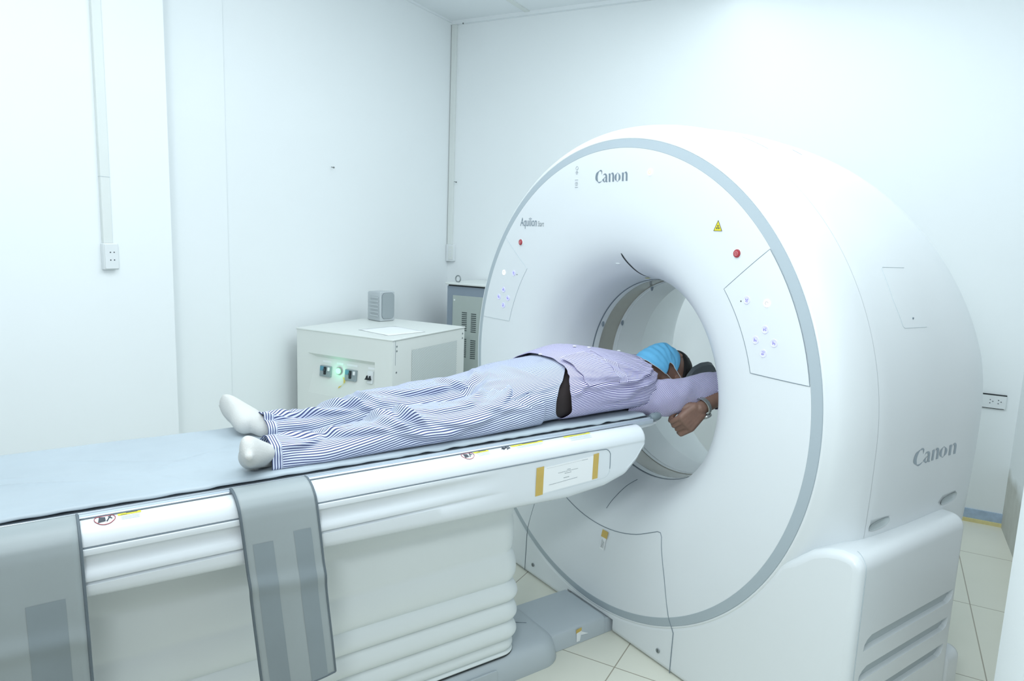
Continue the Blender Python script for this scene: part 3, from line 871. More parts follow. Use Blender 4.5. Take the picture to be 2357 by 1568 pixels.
# tabletop: board with concave upper side and side rails
g = G(); rows = []
YT1 = .045
for k in range(81):
    y = YL + (YT1 - YL) * k / 80
    e = max(0, (y - (YT1 - .05)) / .05); hw = .222 * math.sqrt(max(0.02, 1 - .35 * e ** 2)) 
    row = []
    for i in range(25):
        x = -hw + 2 * hw * i / 24; row.append(Vector((x, y, .793 - .010 * (1 - (x / .222) ** 2))))
    for i in range(25):
        x = hw - 2 * hw * i / 24; row.append(Vector((x, y, .782 - .026 * (1 - (x / .222) ** 4))))
    rows.append(row)
g.grid(rows, closed_u=True)
m = len(rows[0]); g.f.append(tuple(range(m))); g.mi.append(0); g.f.append(tuple(range(80 * m, 81 * m))); g.mi.append(0)
g.obj('tabletop', M['board'], table, label='dark grey board under the sheet')
G().box((-.2125, YL, .786), (.2125, .0, .7965)).obj('table_pad', M['padside'], table, label='dark pad under the sheet', smooth=False)
# white carrier under the tip
G().prism([(-.30, .748), (.012, .765), (.036, .770), (.040, .776), (.030, .780), (-.30, .782)], lambda u, v, d: Vector((d, u, v)), -.215, .222).obj('tip_carrier', M['table'], table, bevel=.004)
for s in (1, -1):
    g = G()
    pr = [(.2190, .780), (.2190, .7950), (.2210, .7968), (.2255, .7968), (.2270, .7945), (.2270, .7925), (.2285, .7918), (.2310, .7935), (.2375, .7935), (.2400, .7915), (.2400, .7850), (.2375, .780)]
    rows = []
    for k in range(61):
        y = YL + (.0 - YL) * k / 60
        rows.append([Vector((s * x, y, z)) for x, z in pr])
    g.grid(rows, closed_u=True)
    m = len(pr); g.f.append(tuple(range(m))); g.mi.append(0); g.f.append(tuple(range(60 * m, 61 * m))); g.mi.append(0)
    g.obj('side_rail', M['alu'], table)
    # rubber clip on the rail end
    G().tube([Vector((s * .226, .0 + .040 * k / 6, .795 + .002 * k / 6)) for k in range(7)], [.008, .0125, .0135, .0135, .0135, .0125, .010], 14).obj('rail_clip', M['clip'], table)
# bellows
g = G(); rows = []
HWB, Y0B, Y1B = .126, -2.5, -.418
def rr_path(hw, y0, y1, r, n=10):
    return rrect(-hw, y0, hw, y1, r, n)
pleats = [.085, .098, .134, .192, .256, .318, .415, .525, .650]
zs = []
for a, b in zip(pleats, pleats[1:]):
    for k in range(12): zs.append((a + (b - a) * k / 12, (k / 12), b - a, a))
zs.append((.650, 0, .13, .65))
for z, ph, hgt, a in zs:
    amp = .017 if a < .30 else (.012 if a < .36 else .004)
    if a < .10: amp = .009
    bulge = amp * (math.sin(PI * ph ** .75) ** .75 if 0 < ph < 1 else 0)
    tap = .010 * max(0, 1 - (z - .085) / .25)
    pts = rr_path(HWB + bulge + tap * .3, Y0B, Y1B + bulge - .004, .055, 10)
    # resample straight sides finely for soft sag
    rows.append([Vector((x, y, z)) for x, y in pts])
g.grid(rows, closed_u=True)
g.obj('bellows', M['bellows'], table, label='white pleated bellows between the couch and its floor base')
# floor plinth with rounded end, narrower arm to the scanner
def loftbox(secs):
    g = G(); rows = []
    for hw, y0, y1, r, z in secs: rows.append([Vector((x, y, z)) for x, y in rrect(-hw, y0, hw, y1, r, 12)])
    g.grid(rows, closed_u=True); m = len(rows[0])
    g.f.append(tuple((len(rows) - 1) * m + k for k in range(m))); g.mi.append(0)
    return g
loftbox([(.152, -2.6, -.232, .085, 0.0), (.153, -2.6, -.231, .085, .004), (.151, -2.6, -.238, .085, .035), (.147, -2.6, -.246, .082, .058), (.139, -2.6, -.262, .076, .073), (.128, -2.6, -.285, .068, .081), (.11, -2.6, -.31, .06, .0835)]).obj('floor_plinth', M['plinth'], table, label='grey plinth under the pleated base')
g = G(); g.prism([(-.126, 0.0), (.103, 0.0), (.1005, .048), (.096, .058), (.086, .0625), (-.112, .0625), (-.122, .057), (-.126, .046)], xz, -.33, -.022)
g.obj('floor_arm', M['plinth'], table, bevel=.002)
g = G(); g.prism([(-.122, 0.0), (.1025, 0.0), (.098, .036), (.090, .046), (-.108, .046), (-.118, .040)], xz, -.0222, .06)
g.obj('floor_arm_end', M['plinth'], table, bevel=.002)
# black tube standing in for the shaded gap where bellows meet plinth
G().tube([Vector((x, y, .0850)) for x, y in rrect(-.134, -2.5, .134, -.411, .06, 10)], .0035, 8, closed=True).obj('bellows_gap_shade', M['black'], table)
G().tube([Vector((-.01 + .0 * k, -.40 + .16 * k / 8, .0640)) for k in range(0)] or [Vector((-.128 + .0, -.42, .082)), Vector((.0, -.33, .0845)), Vector((.02, -.30, .0835))], .001, 6).obj('plinth_joint', M['seam'], table)
# low hatch in the plinth side at the picture bottom
G().prism(rrect(-.72, .012, -.50, .060, .008), lambda u, v, d: Vector((d, u, v)), .148, .1545).obj('plinth_hatch', M['plinth'], table, bevel=.0015)
# taped tag on the arm
t = thing('taped_tag', 'torn white tag stuck with yellow tape on the grey floor arm', 'tag', (.103, -.15, .03))
G().prism([(-.150, .010), (-.136, .010), (-.128, .044), (-.140, .048), (-.150, .046)], lambda u, v, d: Vector((d - v * .05, u, v)), .1045, .1055).obj('paper', M['paper'], t, smooth=False)
G().prism([(-.134, .030), (-.098, .026), (-.130, .042)], lambda u, v, d: Vector((d - v * .05, u, v)), .1045, .1055).obj('paper_corner', M['paper'], t, smooth=False)
G().prism([(-.153, .041), (-.130, .045), (-.129, .056), (-.152, .053)], lambda u, v, d: Vector((d - v * .08, u, v)), .1065, .1075).obj('tape', M['tape'], t, smooth=False)

# ---- labels on the housing's top edge: points (y, s) run over the rounded edge
def ontop(y, s, d=.0006):
    """s = distance outward/down from the rail along the rounded edge"""
    pr = housing_profile(y, 1); acc = 0
    for (x0, z0), (x1, z1) in zip(pr, pr[1:]):
        L = math.hypot(x1 - x0, z1 - z0)
        if acc + L >= s:
            w = (s - acc) / L; nx, nz = -(z1 - z0) / L, (x1 - x0) / L
            return Vector((x0 + (x1 - x0) * w - nx * d * -1 * -1, y, z0 + (z1 - z0) * w)) + Vector((abs(nx) * d * 2, 0, abs(nz) * d))
        acc += L
    return Vector((.289, y, .75))
def top_patch(y0, y1, s0, s1, m, name, parent, d=.0006, skew=0.):
    g = G(); g.grid([[ontop(y0 + (y1 - y0) * i / 6, s0 + (s1 - s0) * j / 4, d) for i in range(7)] for j in range(5)])
    return g.obj(name, m, parent)
def warn_label(y0, y1, pict=None, lines=3, ys=None):
    s0, s1 = .006, .0205
    w = top_patch(y0, y1, s0, s1, M['paleyellow'], 'warning_label', table)
    g = G(); yt = y0 + (y1 - y0) * .26
    a, b, c = ontop(yt - .006, s1 - .001, .0012), ontop(yt + .006, s1 - .001, .0012), ontop(yt, s0 + .001, .0012)
    g.add([a, b, c], [(0, 1, 2)])
    g.grid([[ontop(y0 + (y1 - y0) * (.36 + .5 * i / 4), s, .0011) for i in range(5)] for s in (.0120, .0145)])
    g.obj('label_print', M['inkmark'] if pict else M['mark'], w, smooth=False)
    if lines:
        h = G()
        for k in range(lines):
            s = .0245 + k * .0038
            h.grid([[ontop(y0 + (y1 - y0) * (.12 + .8 * i / 4), ss, .0007) for i in range(5)] for ss in (s, s + .0010)])
        h.obj('label_text', M['seam_light'], w, smooth=False)
    if pict == 'ring':
        yc, sc = y0 - .022, .0225
        g = G(); g.tube([ontop(yc + .0175 * cos(t * PI / 12), sc + .0150 * sin(t * PI / 12), .0012) for t in range(24)], .0007, 5, closed=True)
        g.obj('ban_ring', M['red'], w)
        g = G()
        g.add([ontop(yc - .012, sc + .009, .0012), ontop(yc + .001, sc + .007, .0012), ontop(yc + .001, sc - .005, .0012), ontop(yc - .009, sc - .009, .0012)], [(0, 1, 2, 3)])
        g.tube([ontop(yc + .003, sc + .008, .0014), ontop(yc + .010, sc - .007, .0014)], .0011, 5)
        g.tube([ontop(yc + .006, sc - .005, .0014), ontop(yc + .012, sc + .002, .0014)], .0008, 5)
        g.obj('ban_figure', M['inkmark'], w, smooth=False)
    if pict == 'figure':
        yc, sc = y0 - .018, .020
        g = G()
        for (a, b, c, d) in ((-.012, -.004, .010, .004), (-.012, .006, .006, -.007), (-.002, .008, .008, .001), (-.016, .002, -.004, .002), (.0, -.007, .012, -.006)):
            g.tube([ontop(yc + a, sc + b, .0013), ontop(yc + c, sc + d, .0013)], .0012, 5)
        g.obj('figure_print', M['inkmark'], w, smooth=False)
warn_label(-1.474, -1.434, 'ring', 3)
warn_label(-.670, -.625, 'ring', 3)
warn_label(-.553, -.447, 'figure', 2)
warn_label(-.372, -.275, None, 4)

# notice paper taped to the end panel
t = thing('notice_paper', 'white notice held by two strips of tan tape on the couch end panel', 'paper notice', (.29, -.38, .66))
XP = .2889
G().prism([(-.483, .654), (-.270, .662), (-.270, .734), (-.483, .727)], lambda u, v, d: Vector((d, u, v)), XP, XP + .0006).obj('paper_sheet', M['paper'], t, smooth=False)
for (y0, z0, y1, z1) in ((-.492, .651, -.467, .731), (-.289, .663, -.269, .738)):
    G().prism([(y0, z0), (y1, z0 + .001), (y1 + .001, z1 + .001), (y0 + .001, z1)], lambda u, v, d: Vector((d, u, v)), XP + .0008, XP + .0014).obj('tape_strip', M['tape'], t, smooth=False)
g = G()
random.seed(7)
def words_line(y0, y1, z, h, slope=.03):
    y = y0
    while y < y1:
        w = random.uniform(.0016, .0045); e = min(y + w, y1)
        a = z + (y - y0) * slope
        g.box((XP + .0006, y, a), (XP + .0010, e, a + h)); y = e + .0014
words_line(-.455, -.31, .7235, .0003, .03)
words_line(-.33, -.308, .7265, .0009, .03)
words_line(-.384, -.372, .7085, .0016, .03); words_line(-.415, -.345, .7035, .0012, .03); words_line(-.392, -.368, .6985, .0016, .03)
words_line(-.395, -.375, .6860, .0018, .03); words_line(-.446, -.345, .6745, .0013, .05)
g.obj('printed_lines', M['mark'], t, smooth=False)

# head holder beyond the tip of the board
g = G(); rows = []
for k in range(49):
    t_ = k / 48; y = .02 + (.458 - .02) * t_
    h = interp([(.0, .0), (.262, .0), (.285, .055), (.31, .098), (.34, .126), (.38, .138), (.42, .139), (.445, .132), (.456, .112), (.505, .100)], y)
    row = []
    for i in range(25):
        a = -1 + 2 * i / 24
        x = .088 * math.sin(a * PI / 2) if abs(a) < 1 else .088 * a
        z = .786 + h * abs(a) ** 3.2 - .004
        row.append(Vector((x * (1 + .06 * (h > 0)), y, z)))
    for i in range(25):
        a = 1 - 2 * i / 24
        x = (.088 * math.sin(a * PI / 2)) * 1.18
        z = .772 + (h + .006) * abs(a) ** 3.2 - .006 - (0 if abs(a) > .9 else .006)
        row.append(Vector((x, y, z)))
    rows.append(row)
g.grid(rows, closed_u=True)
m = 50; g.f.append(tuple(range(m))); g.mi.append(0); g.f.append(tuple(range(48 * m, 49 * m))); g.mi.append(0)
g.obj('head_holder', M['headrest'], table, label='dark grey cupped head holder')

# ================================================================== SHEET ON THE TABLE
g = G(); rows = []
NYS, NXS = 420, 60
Y1S = -.01
for k in range(NYS + 1):
    y = YL + (Y1S - YL) * k / NYS
    row = []
    for i in range(NXS + 1):
        u = -1 + 2 * i / NXS
        x = .2160 * u
        z = .8095 - .0085 * (1 - abs(u) ** 2.4)
        z += .0016 * noise.noise(Vector((x * 9, y * 5, 1.3))) + .0009 * noise.noise(Vector((x * 30, y * 13, 4.)))
        # long soft creases
        for (yc, xc, an, amp, L) in ((-1.45, -.05, .5, .0022, .16), (-1.62, .02, .35, .0026, .18), (-1.30, .0, -.5, .0018, .12), (-1.36, .12, .9, .0014, .1), (-1.75, -.08, .4, .0022, .2)):
            dy, dx = y - yc, x - xc; s = dy * cos(an) + dx * sin(an); d = -dy * sin(an) + dx * cos(an)
            z += amp * 1.5 * math.exp(-(s / L) ** 2) * math.exp(-(d / .005) ** 2)
        if abs(u) > .93:
            e = (abs(u) - .93) / .07
            cr = .0035 * noise.noise(Vector((y * 26, u, 2.))) * e
            z -= .0085 * e ** 1.6 - cr * (.5 + .9 * max(0, min(1, (y + 1.0) / .3)))
            x += .0035 * e * noise.noise(Vector((y * 18, 3., u))) * sgn(u)
        row.append(Vector((x, y, z)))
    rows.append(row)
g.grid(rows)
o = g.obj('table_sheet', M['sheet'])
md = o.modifiers.new('Solid', 'SOLIDIFY'); md.thickness = .003; md.offset = -1
tag(o, 'pale blue grey protective sheet spread over the couch top under the patient', 'sheet')

# ================================================================== HANGING DRAPES
def drape(name, y0, y1, zb, lab, shift, ph, skew):
    t = thing(name, lab, 'cover flap', (.27, (y0 + y1) / 2, zb))
    def path(s, y):
        """s metres from the rail, outward and down"""
        P = [(.236, .7975), (.250, .7985), (.266, .7955), (.282, .787), (.294, .772), (.2985, .752), (.3005, .72), (.303, .66), (.303, .60), (.301, .5), (.303, .40), (.305, zb)]
        acc = 0
        for (x0, z0), (x1, z1) in zip(P, P[1:]):
            L = math.hypot(x1 - x0, z1 - z0)
            if acc + L >= s or (x1, z1) == P[-1]:
                w = min(1, (s - acc) / L); x, z = x0 + (x1 - x0) * w, z0 + (z1 - z0) * w; break
            acc += L
        hang = max(0, (.74 - z))
        wv = hang * .022 * sin(y * 26 + ph) + .006 * math.exp(-((z - .60 + (y - y0) * .08) / .02) ** 2) * (1 if hang > 0 else 0)
        wv += hang * .012 * noise.noise(Vector((y * 5, z * 7, ph)))
        return x + wv, z
    tot = .118 + (.75 - zb) + .005
    NS, NY = 90, 18
    def P(i, j, off=0.0, ysh=0.0):
        s = tot * i / NS; yy = y0 + (y1 - y0) * j / NY
        x, z = path(s, yy)
        y = yy + (skew * max(0, .8 - z)) + ysh
        return Vector((x + off, y, z + off * (1 if z > .78 else 0)))
    g = G(); rows = []
    rows = [[P(i, j) for j in range(NY + 1)] for i in range(NS + 1)]
    # rounded lower corners
    g.grid(rows)
    o = g.obj('vinyl_panel', M['drape'], t)
    md = o.modifiers.new('Solid', 'SOLIDIFY'); md.thickness = .0022; md.offset = 1
    g = G(); e = [P(i, 0) for i in range(NS + 1)] + [P(NS, j) for j in range(1, NY)] + [P(i, NY) for i in range(NS, -1, -1)]
    g.tube(e, .0034, 8); g.obj('edge_piping', M['piping'], t)
    for a, b in ((.10, .36), (.64, .88)):
        g = G(); rows = []
        i0 = int(NS * (.28 if a < .5 else .265)); 
        for i in range(i0, NS - 2):
            rows.append([P(i, a * NY + (b - a) * NY * j / 5, .0027) for j in range(6)])
        g.grid(rows); g.obj('hook_tape', M['drape_band'], t)
    return t
drape('hanging_flap', -1.263, -1.104, .345, 'grey vinyl flap with dark piping hanging over the middle of the couch side', 0, .4, .095)
drape('hanging_flap', -1.79, -1.540, .20, 'wider grey vinyl flap hanging over the couch at the left picture edge', 0, 2.0, .02)

# ================================================================== PATIENT
person = thing('person', 'person lying face up on the couch in striped pyjamas, blue mask and white socks', 'person', (0, -.4, .80))
def superell(cx, hw, zt, zb, n, th, flat=.75):
    """point on a flattened lying cross-section; th=0 at +x, pi/2 at top"""
    c, s = cos(th), sin(th)
    x = cx + hw * sgn(c) * abs(c) ** (2 / n)
    zc = zb + (zt - zb) * .42
    if s >= 0: z = zc + (zt - zc) * abs(s) ** (2 / n)
    else: z = zc - (zc - zb) * abs(s) ** (2 / (n + 1.6))
    return x, z

def garment(tab, ny, nt, fold, name, m, y0=None, y1=None, ushift=0., hem=None, cuff=None, nexp=2.15, yend=None):
    """tab rows: y, cx, hw, ztop, zbottom"""
    g = G(); rows, uvs = [], []
    ya, yb = tab[0][0], tab[-1][0]
    for k in range(ny + 1):
        y = ya + (yb - ya) * k / ny
        cx, hw, zt, zb = smooth_tab(tab, y)
        pts = []
        for i in range(nt + 1):
            th = PI / 2 + 2 * PI * (i / nt) - PI   # start at the underside, top in the middle
            x, z = superell(cx, hw, zt, zb, nexp, th)
            pts.append((x, z, th))
        # arc length from the top
        arc = [0.]
        for p, q_ in zip(pts, pts[1:]): arc.append(arc[-1] + math.hypot(q_[0] - p[0], q_[1] - p[1]))
        mid = arc[nt // 2]
        row, ur = [], []
        for i, (x, z, th) in enumerate(pts):
            yy = y + (hem(y, th, (k / ny)) if hem else 0)
            dx, dz = x - cx, z - (zb + (zt - zb) * .45); L = math.hypot(dx, dz) or 1
            up = max(0., .35 + .65 * sin(th))
            f = fold(yy, th, x, z) * (.25 + .75 * min(1, up * 1.3))
            X_ = x + dx / L * f; Z_ = max(z + dz / L * f, zb + .0005 if sin(th) < 0 else -9)
            row.append(Vector((X_, yy, Z_)))
            u = arc[i] - mid + ushift
            if cuff and cuff(yy): ur.append((yy * 1.0, 0.))
            else: ur.append((u, yy))
        rows.append(row); uvs.append(ur)
    g.grid(rows, uvs=uvs)
    return g

def ridge(y, s, creases):
    """creases: (yc, sc, angle, length, width, amp)"""
    f = 0
    for yc, sc, an, L, w, amp in creases:
        dy, ds = y - yc, s - sc
        a = dy * cos(an) + ds * sin(an); d = -dy * sin(an) + ds * cos(an)
        d += .25 * a * a / max(L, .01)
        f += amp * math.exp(-(a / L) ** 2) * (math.exp(-(d / w) ** 2) - .55 * math.exp(-((d - 1.9 * w) / (w * 1.1)) ** 2))
    return f
def nz(a, b, c=0.): return noise.noise(Vector((a, b, c)))

# near leg (patient's left), creases given in (y, angle*radius) space; th measured with pi/2 = top, 0 = camera side
cr_near = [(-1.00, .02, .9, .07, .010, .007), (-.94, .05, .5, .10, .012, .007), (-.88, -.02, 1.15, .06, .010, .009), (-.86, .06, 1.0, .07, .012, .010), (-.82, .03, 1.2, .06, .009, .008),
           (-.79, .08, .9, .08, .012, .008), (-1.08, .06, -.5, .06, .010, .006), (-1.06, .0, .3, .08, .010, .006), (-.70, .10, .25, .14, .012, .006), (-.62, .03, -.2, .14, .012, .005),
           (-.52, .09, .3, .12, .012, .005), (-.55, -.02, -.7, .07, .011, .008), (-.48, .02, -.9, .07, .010, .007), (-.44, .06, 1.2, .07, .012, .006), (-.78, .13, .2, .12, .010, .008)]
cr_far = [(-1.03, .0, .6, .08, .010, .008), (-.97, .03, .7, .10, .012, .010), (-.90, .01, .9, .08, .011, .010), (-.86, .05, 1.2, .06, .010, .010), (-.83, .02, 1.3, .05, .009, .009),
          (-1.08, .03, .5, .06, .009, .006), (-.72, .04, .3, .12, .012, .006), (-.62, .05, .1, .14, .014, .006), (-.54, .06, .7, .08, .011, .007)]
def leg_fold(cr, seed, cx):
    def f(y, th, x, z):
        t = (th + PI / 2) % (2 * PI) - PI / 2
        s = (PI / 2 - t) * .085 if seed == 1 else (PI / 2 - t) * .085
        v = ridge(y, s, cr)
        v = v * 1.55 + .0105 * nz(y * 7 + s * 9, s * 11, seed * 3.1) + .0042 * nz(y * 17 - s * 14, s * 22, seed * 5.7)
        v += .0014 * nz(y * 40 + s * 20, s * 45, seed * 2.2)
        return v
    return f
near_tab = [(-1.163, .138, .056, .874, .797), (-1.12, .136, .060, .870, .797), (-1.04, .134, .066, .861, .798), (-.94, .130, .072, .874, .799), (-.81, .125, .080, .894, .799),
            (-.70, .121, .083, .893, .799), (-.60, .115, .090, .899, .799), (-.48, .106, .096, .915, .799), (-.40, .098, .100, .925, .799)]
far_tab = [(-1.105, -.105, .055, .862, .797), (-1.06, -.105, .058, .858, .797), (-1.00, -.105, .064, .853, .798), (-.91, -.103, .070, .868, .799), (-.80, -.100, .078, .894, .799),
           (-.70, -.098, .082, .896, .799), (-.60, -.096, .090, .906, .799), (-.48, -.094, .096, .925, .799), (-.40, -.092, .100, .938, .799)]
pelvis_tab = [(-.560, .004, .150, .880, .800), (-.53, .004, .170, .902, .800), (-.49, .004, .187, .924, .799), (-.44, .004, .194, .942, .799), (-.40, .003, .195, .952, .799), (-.352, .002, .192, .958, .799), (-.278, .002, .190, .966, .799), (-.238, .002, .189, .972, .799)]
cr_pel = [(-.50, .02, .9, .06, .011, .008), (-.47, -.05, -.9, .05, .010, .006), (-.46, .10, .6, .08, .010, .006), (-.42, .14, .3, .08, .011, .006), (-.40, .05, 1.3, .06, .012, .005), (-.50, .13, .2, .08, .010, .006)]
def pel_fold(y, th, x, z):
    t = (th + PI / 2) % (2 * PI) - PI / 2; s = (PI / 2 - t) * .14
    # valley between the thighs fades towards the waist
    v = -.030 * math.exp(-((x - .004) / .030) ** 2) * min(1, max(0, (-.46 - y) / .08)) * max(0, sin(th))
    return v + ridge(y, s, cr_pel) + .005 * nz(y * 8, s * 9, 9.) + .003 * nz(y * 20, s * 22, 3.)
tr = G()
for tab, cr, sd in ((near_tab, cr_near, 1), (far_tab, cr_far, 2)):
    y_c = tab[0][0] + .022
    gg = garment(tab, 260, 130, leg_fold(cr, sd, 0), '', None, cuff=lambda yy, c=y_c: yy < c, nexp=2.05)
    tr.add(gg.v, gg.f, gg.uv)
gg = garment(pelvis_tab, 90, 190, pel_fold, '', None, ushift=.0012, nexp=2.35, hem=lambda y, th, t: (-.118 * max(0, cos(th)) ** 2.4 * t ** 3))
tr.add(gg.v, gg.f, gg.uv)
trousers = tr.obj('trousers', M['trousers'], person, label='white trousers with thin navy stripes')
md = trousers.modifiers.new('Solid', 'SOLIDIFY'); md.thickness = .0016; md.offset = -1

# jacket
jk_tab = [(-.318, 0, .203, .977, .799), (-.29, 0, .206, .982, .799), (-.25, 0, .207, .989, .799), (-.16, 0, .206, .999, .799), (-.06, 0, .205, .990, .799), (.03, 0, .200, .973, .799), (.08, 0, .185, .962, .799), (.115, 0, .155, .951, .799), (.145, 0, .112, .941, .80), (.172, 0, .078, .930, .81)]
cr_j = [(-.06, .182, -.26, .17, .009, .013), (.0, .20, -.3, .12, .008, .008), (-.10, .225, -.15, .14, .009, .008), (-.27, .19, -.5, .05, .009, .006), (-.24, .15, .35, .14, .010, .008), (-.12, .17, .28, .16, .012, .009), (.0, .15, .2, .14, .010, .008), (-.28, .10, 1.1, .05, .010, .006), (-.02, .20, .3, .12, .010, .008), (-.2, .05, .2, .1, .014, .003),
        (.08, .10, .5, .08, .009, .006), (.03, .03, .1, .1, .012, .003), (-.18, .21, .3, .14, .010, .007), (.10, .15, .3, .08, .009, .008)]
def j_fold(y, th, x, z):
    t = (th + PI / 2) % (2 * PI) - PI / 2; s = (PI / 2 - t) * .14
    return ridge(y, s, cr_j) + .004 * nz(y * 7, s * 8, 19.) + .0018 * nz(y * 19, s * 17, 13.) + .0015 * nz(y * 40, s * 26, 2.)
def j_hem(y, th, t):
    th = (th + PI / 2) % (2 * PI) - PI / 2
    return (1 - t) ** 3 * (.055 * max(0, sin(th)) ** 1.6 + .016 * math.exp(-((th + .12) / .30) ** 2) + .045 * max(0, -cos(th))) - .050 * max(0, cos(th)) ** 1.3 * t ** 7
gg = garment(jk_tab, 200, 210, j_fold, '', None, ushift=.0, nexp=2.4, hem=j_hem)
def jacket_point(x, y, off=.0025):
    """point on the jacket's upper side above (x, y)"""
    cx, hw, zt, zb = smooth_tab(jk_tab, y)
    best = None
    lo, hi = (0.02, PI / 2) if x >= cx else (PI / 2, PI - .02)
    for _ in range(40):
        th = (lo + hi) / 2; px, pz = superell(cx, hw, zt, zb, 2.4, th)
        if px > x: lo = th
        else: hi = th
    px, pz = superell(cx, hw, zt, zb, 2.4, th)
    f = j_fold(y, th, px, pz) * (.25 + .75 * min(1, (.35 + .65 * sin(th)) * 1.3)) + off
    dx, dz = px - cx, pz - (zb + (zt - zb) * .45); L = math.hypot(dx, dz) or 1
    return Vector((px + dx / L * f, y, pz + dz / L * f))
def jacket_th(th, y, off=.0025):
    cx, hw, zt, zb = smooth_tab(jk_tab, y)
    px, pz = superell(cx, hw, zt, zb, 2.4, th)
    f = j_fold(y, th, px, pz) * (.25 + .75 * min(1, (.35 + .65 * sin(th)) * 1.3)) + off
    dx, dz = px - cx, pz - (zb + (zt - zb) * .45); L = math.hypot(dx, dz) or 1
    return Vector((px + dx / L * f, y, pz + dz / L * f))
jk = G(); jk.add(gg.v, gg.f, gg.uv)
# sleeves: tube along a path
def sleeve(path, radii, ny, nt, seed, flat=.9, ush=0., twist=0.):
    g = G(); tabx = []
    acc = 0; P = [Vector(p) for p in path]; T = [0.]
    for a, b in zip(P, P[1:]): acc += (b - a).length; T.append(acc)
    tab = [(T[i], P[i].x, P[i].y, P[i].z, radii[i]) for i in range(len(P))]
    rows, uvs = [], []; prev = None
    for k in range(ny + 1):
        s = acc * k / ny; x, y, z, r = smooth_tab(tab, s); x2, y2, z2, _ = smooth_tab(tab, min(acc, s + .004)); x1, y1, z1, _ = smooth_tab(tab, max(0, s - .004))
        t = (Vector((x2, y2, z2)) - Vector((x1, y1, z1))).normalized()
        u = Vector((0, 0, 1)) - t * t.z; u = u.normalized() if u.length > .2 else (prev or t.orthogonal().normalized()); prev = u
        w = t.cross(u)
        row, ur = [], []
        for i in range(nt + 1):
            a = 2 * PI * i / nt - PI
            sr = a * r
            f = .006 * nz(s * 12 + sr * 10, sr * 14, seed) + .0035 * nz(s * 30 - sr * 20, sr * 26, seed + 3)
            f += .004 * max(0, math.sin(s * 60 + sr * 30 + 2 * nz(s * 9, sr * 5, seed))) * nz(s * 8, sr * 8, seed + 7)
            rr = r + f
            row.append(Vector((x, y, z)) + u * cos(a) * rr * 1.0 + w * sin(a) * rr * flat)
            ur.append((sr * 1.0 + ush + twist * s, s))
        rows.append(row); uvs.append(ur)
    g.grid(rows, uvs=uvs); return g
gs = sleeve([(.120, -.01, .842), (.150, .05, .839), (.182, .13, .838), (.208, .23, .849), (.230, .335, .859), (.238, .400, .862)], [.060, .064, .061, .060, .060, .058], 120, 90, 2., twist=.75)
jk.add(gs.v, gs.f, gs.uv)
gs = sleeve([(.238, .410, .860), (.247, .370, .852), (.256, .305, .841), (.260, .262, .833)], [.048, .048, .040, .036], 40, 70, 5.)
jk.add(gs.v, gs.f, gs.uv)
gs = sleeve([(-.115, .00, .850), (-.145, .06, .850), (-.175, .15, .846), (-.200, .25, .848), (-.215, .345, .850), (-.21, .40, .850)], [.064, .066, .062, .056, .052, .050], 80, 60, 8.)
jk.add(gs.v, gs.f, gs.uv)
gs = sleeve([(-.212, .415, .848), (-.16, .44, .845), (-.11, .45, .842)], [.046, .040, .036], 30, 50, 11.)
jk.add(gs.v, gs.f, gs.uv)
jacket = jk.obj('jacket', M['jacket'], person, label='pyjama jacket with thin purple blue stripes')
md = jacket.modifiers.new('Solid', 'SOLIDIFY'); md.thickness = .0016; md.offset = -1
# pocket with crosswise-striped top band
def pocket_patch(y0, y1, t0, t1, name, parent, cross, off):
    g = G(); rows, uvs = [], []
    for j in range(13):
        row, ur = [], []
        for i in range(25):
            th = t0 + (t1 - t0) * i / 24; y = y0 + (y1 - y0) * j / 12 + .012 * (i / 24)
            row.append(jacket_th(th, y, off)); ur.append((y, th * .15) if cross else (-(th - PI / 2) * .17, y))
        rows.append(row); uvs.append(ur)
    g.grid(rows, uvs=uvs); o = g.obj(name, M['jacket'], parent)
    return o
pk = pocket_patch(-.262, -.130, 1.22, .26, 'pocket', jacket, False, .0026)
pocket_patch(-.136, -.104, 1.28, .22, 'pocket_band', jacket, True, .0034)
# collar and front placket
g = G(); rows, uvs = [], []
for j in range(7):
    row, ur = [], []
    for i in range(61):
        th = -.5 + (PI + 1.0) * i / 60
        y = .136 + .030 * j / 6 - .050 * max(0, cos(th)) ** 1.3
        cx, hw, zt, zb = smooth_tab(jk_tab, min(.136 + .03 * j / 6, .17)); x, z = superell(cx, hw, zt, zb + .03, 2.4, th)
        k = 1.02 + .03 * sin(j / 6 * PI)
        row.append(Vector((x * k, y, zb + (z - zb) * k + .001))); ur.append((y * 1.0 + x * .4, x))
    rows.append(row); uvs.append(ur)
g.grid(rows, uvs=uvs); col = g.obj('collar', M['jacket'], jacket)
md = col.modifiers.new('Solid', 'SOLIDIFY'); md.thickness = .003
for yb in (-.29, -.152, -.09, .045):
    p = jacket_th(PI / 2 - .06, yb, .003)
    G().ell(p, (.0062, .0062, .0018), 14, 8).obj('button', M['loop'], jacket)

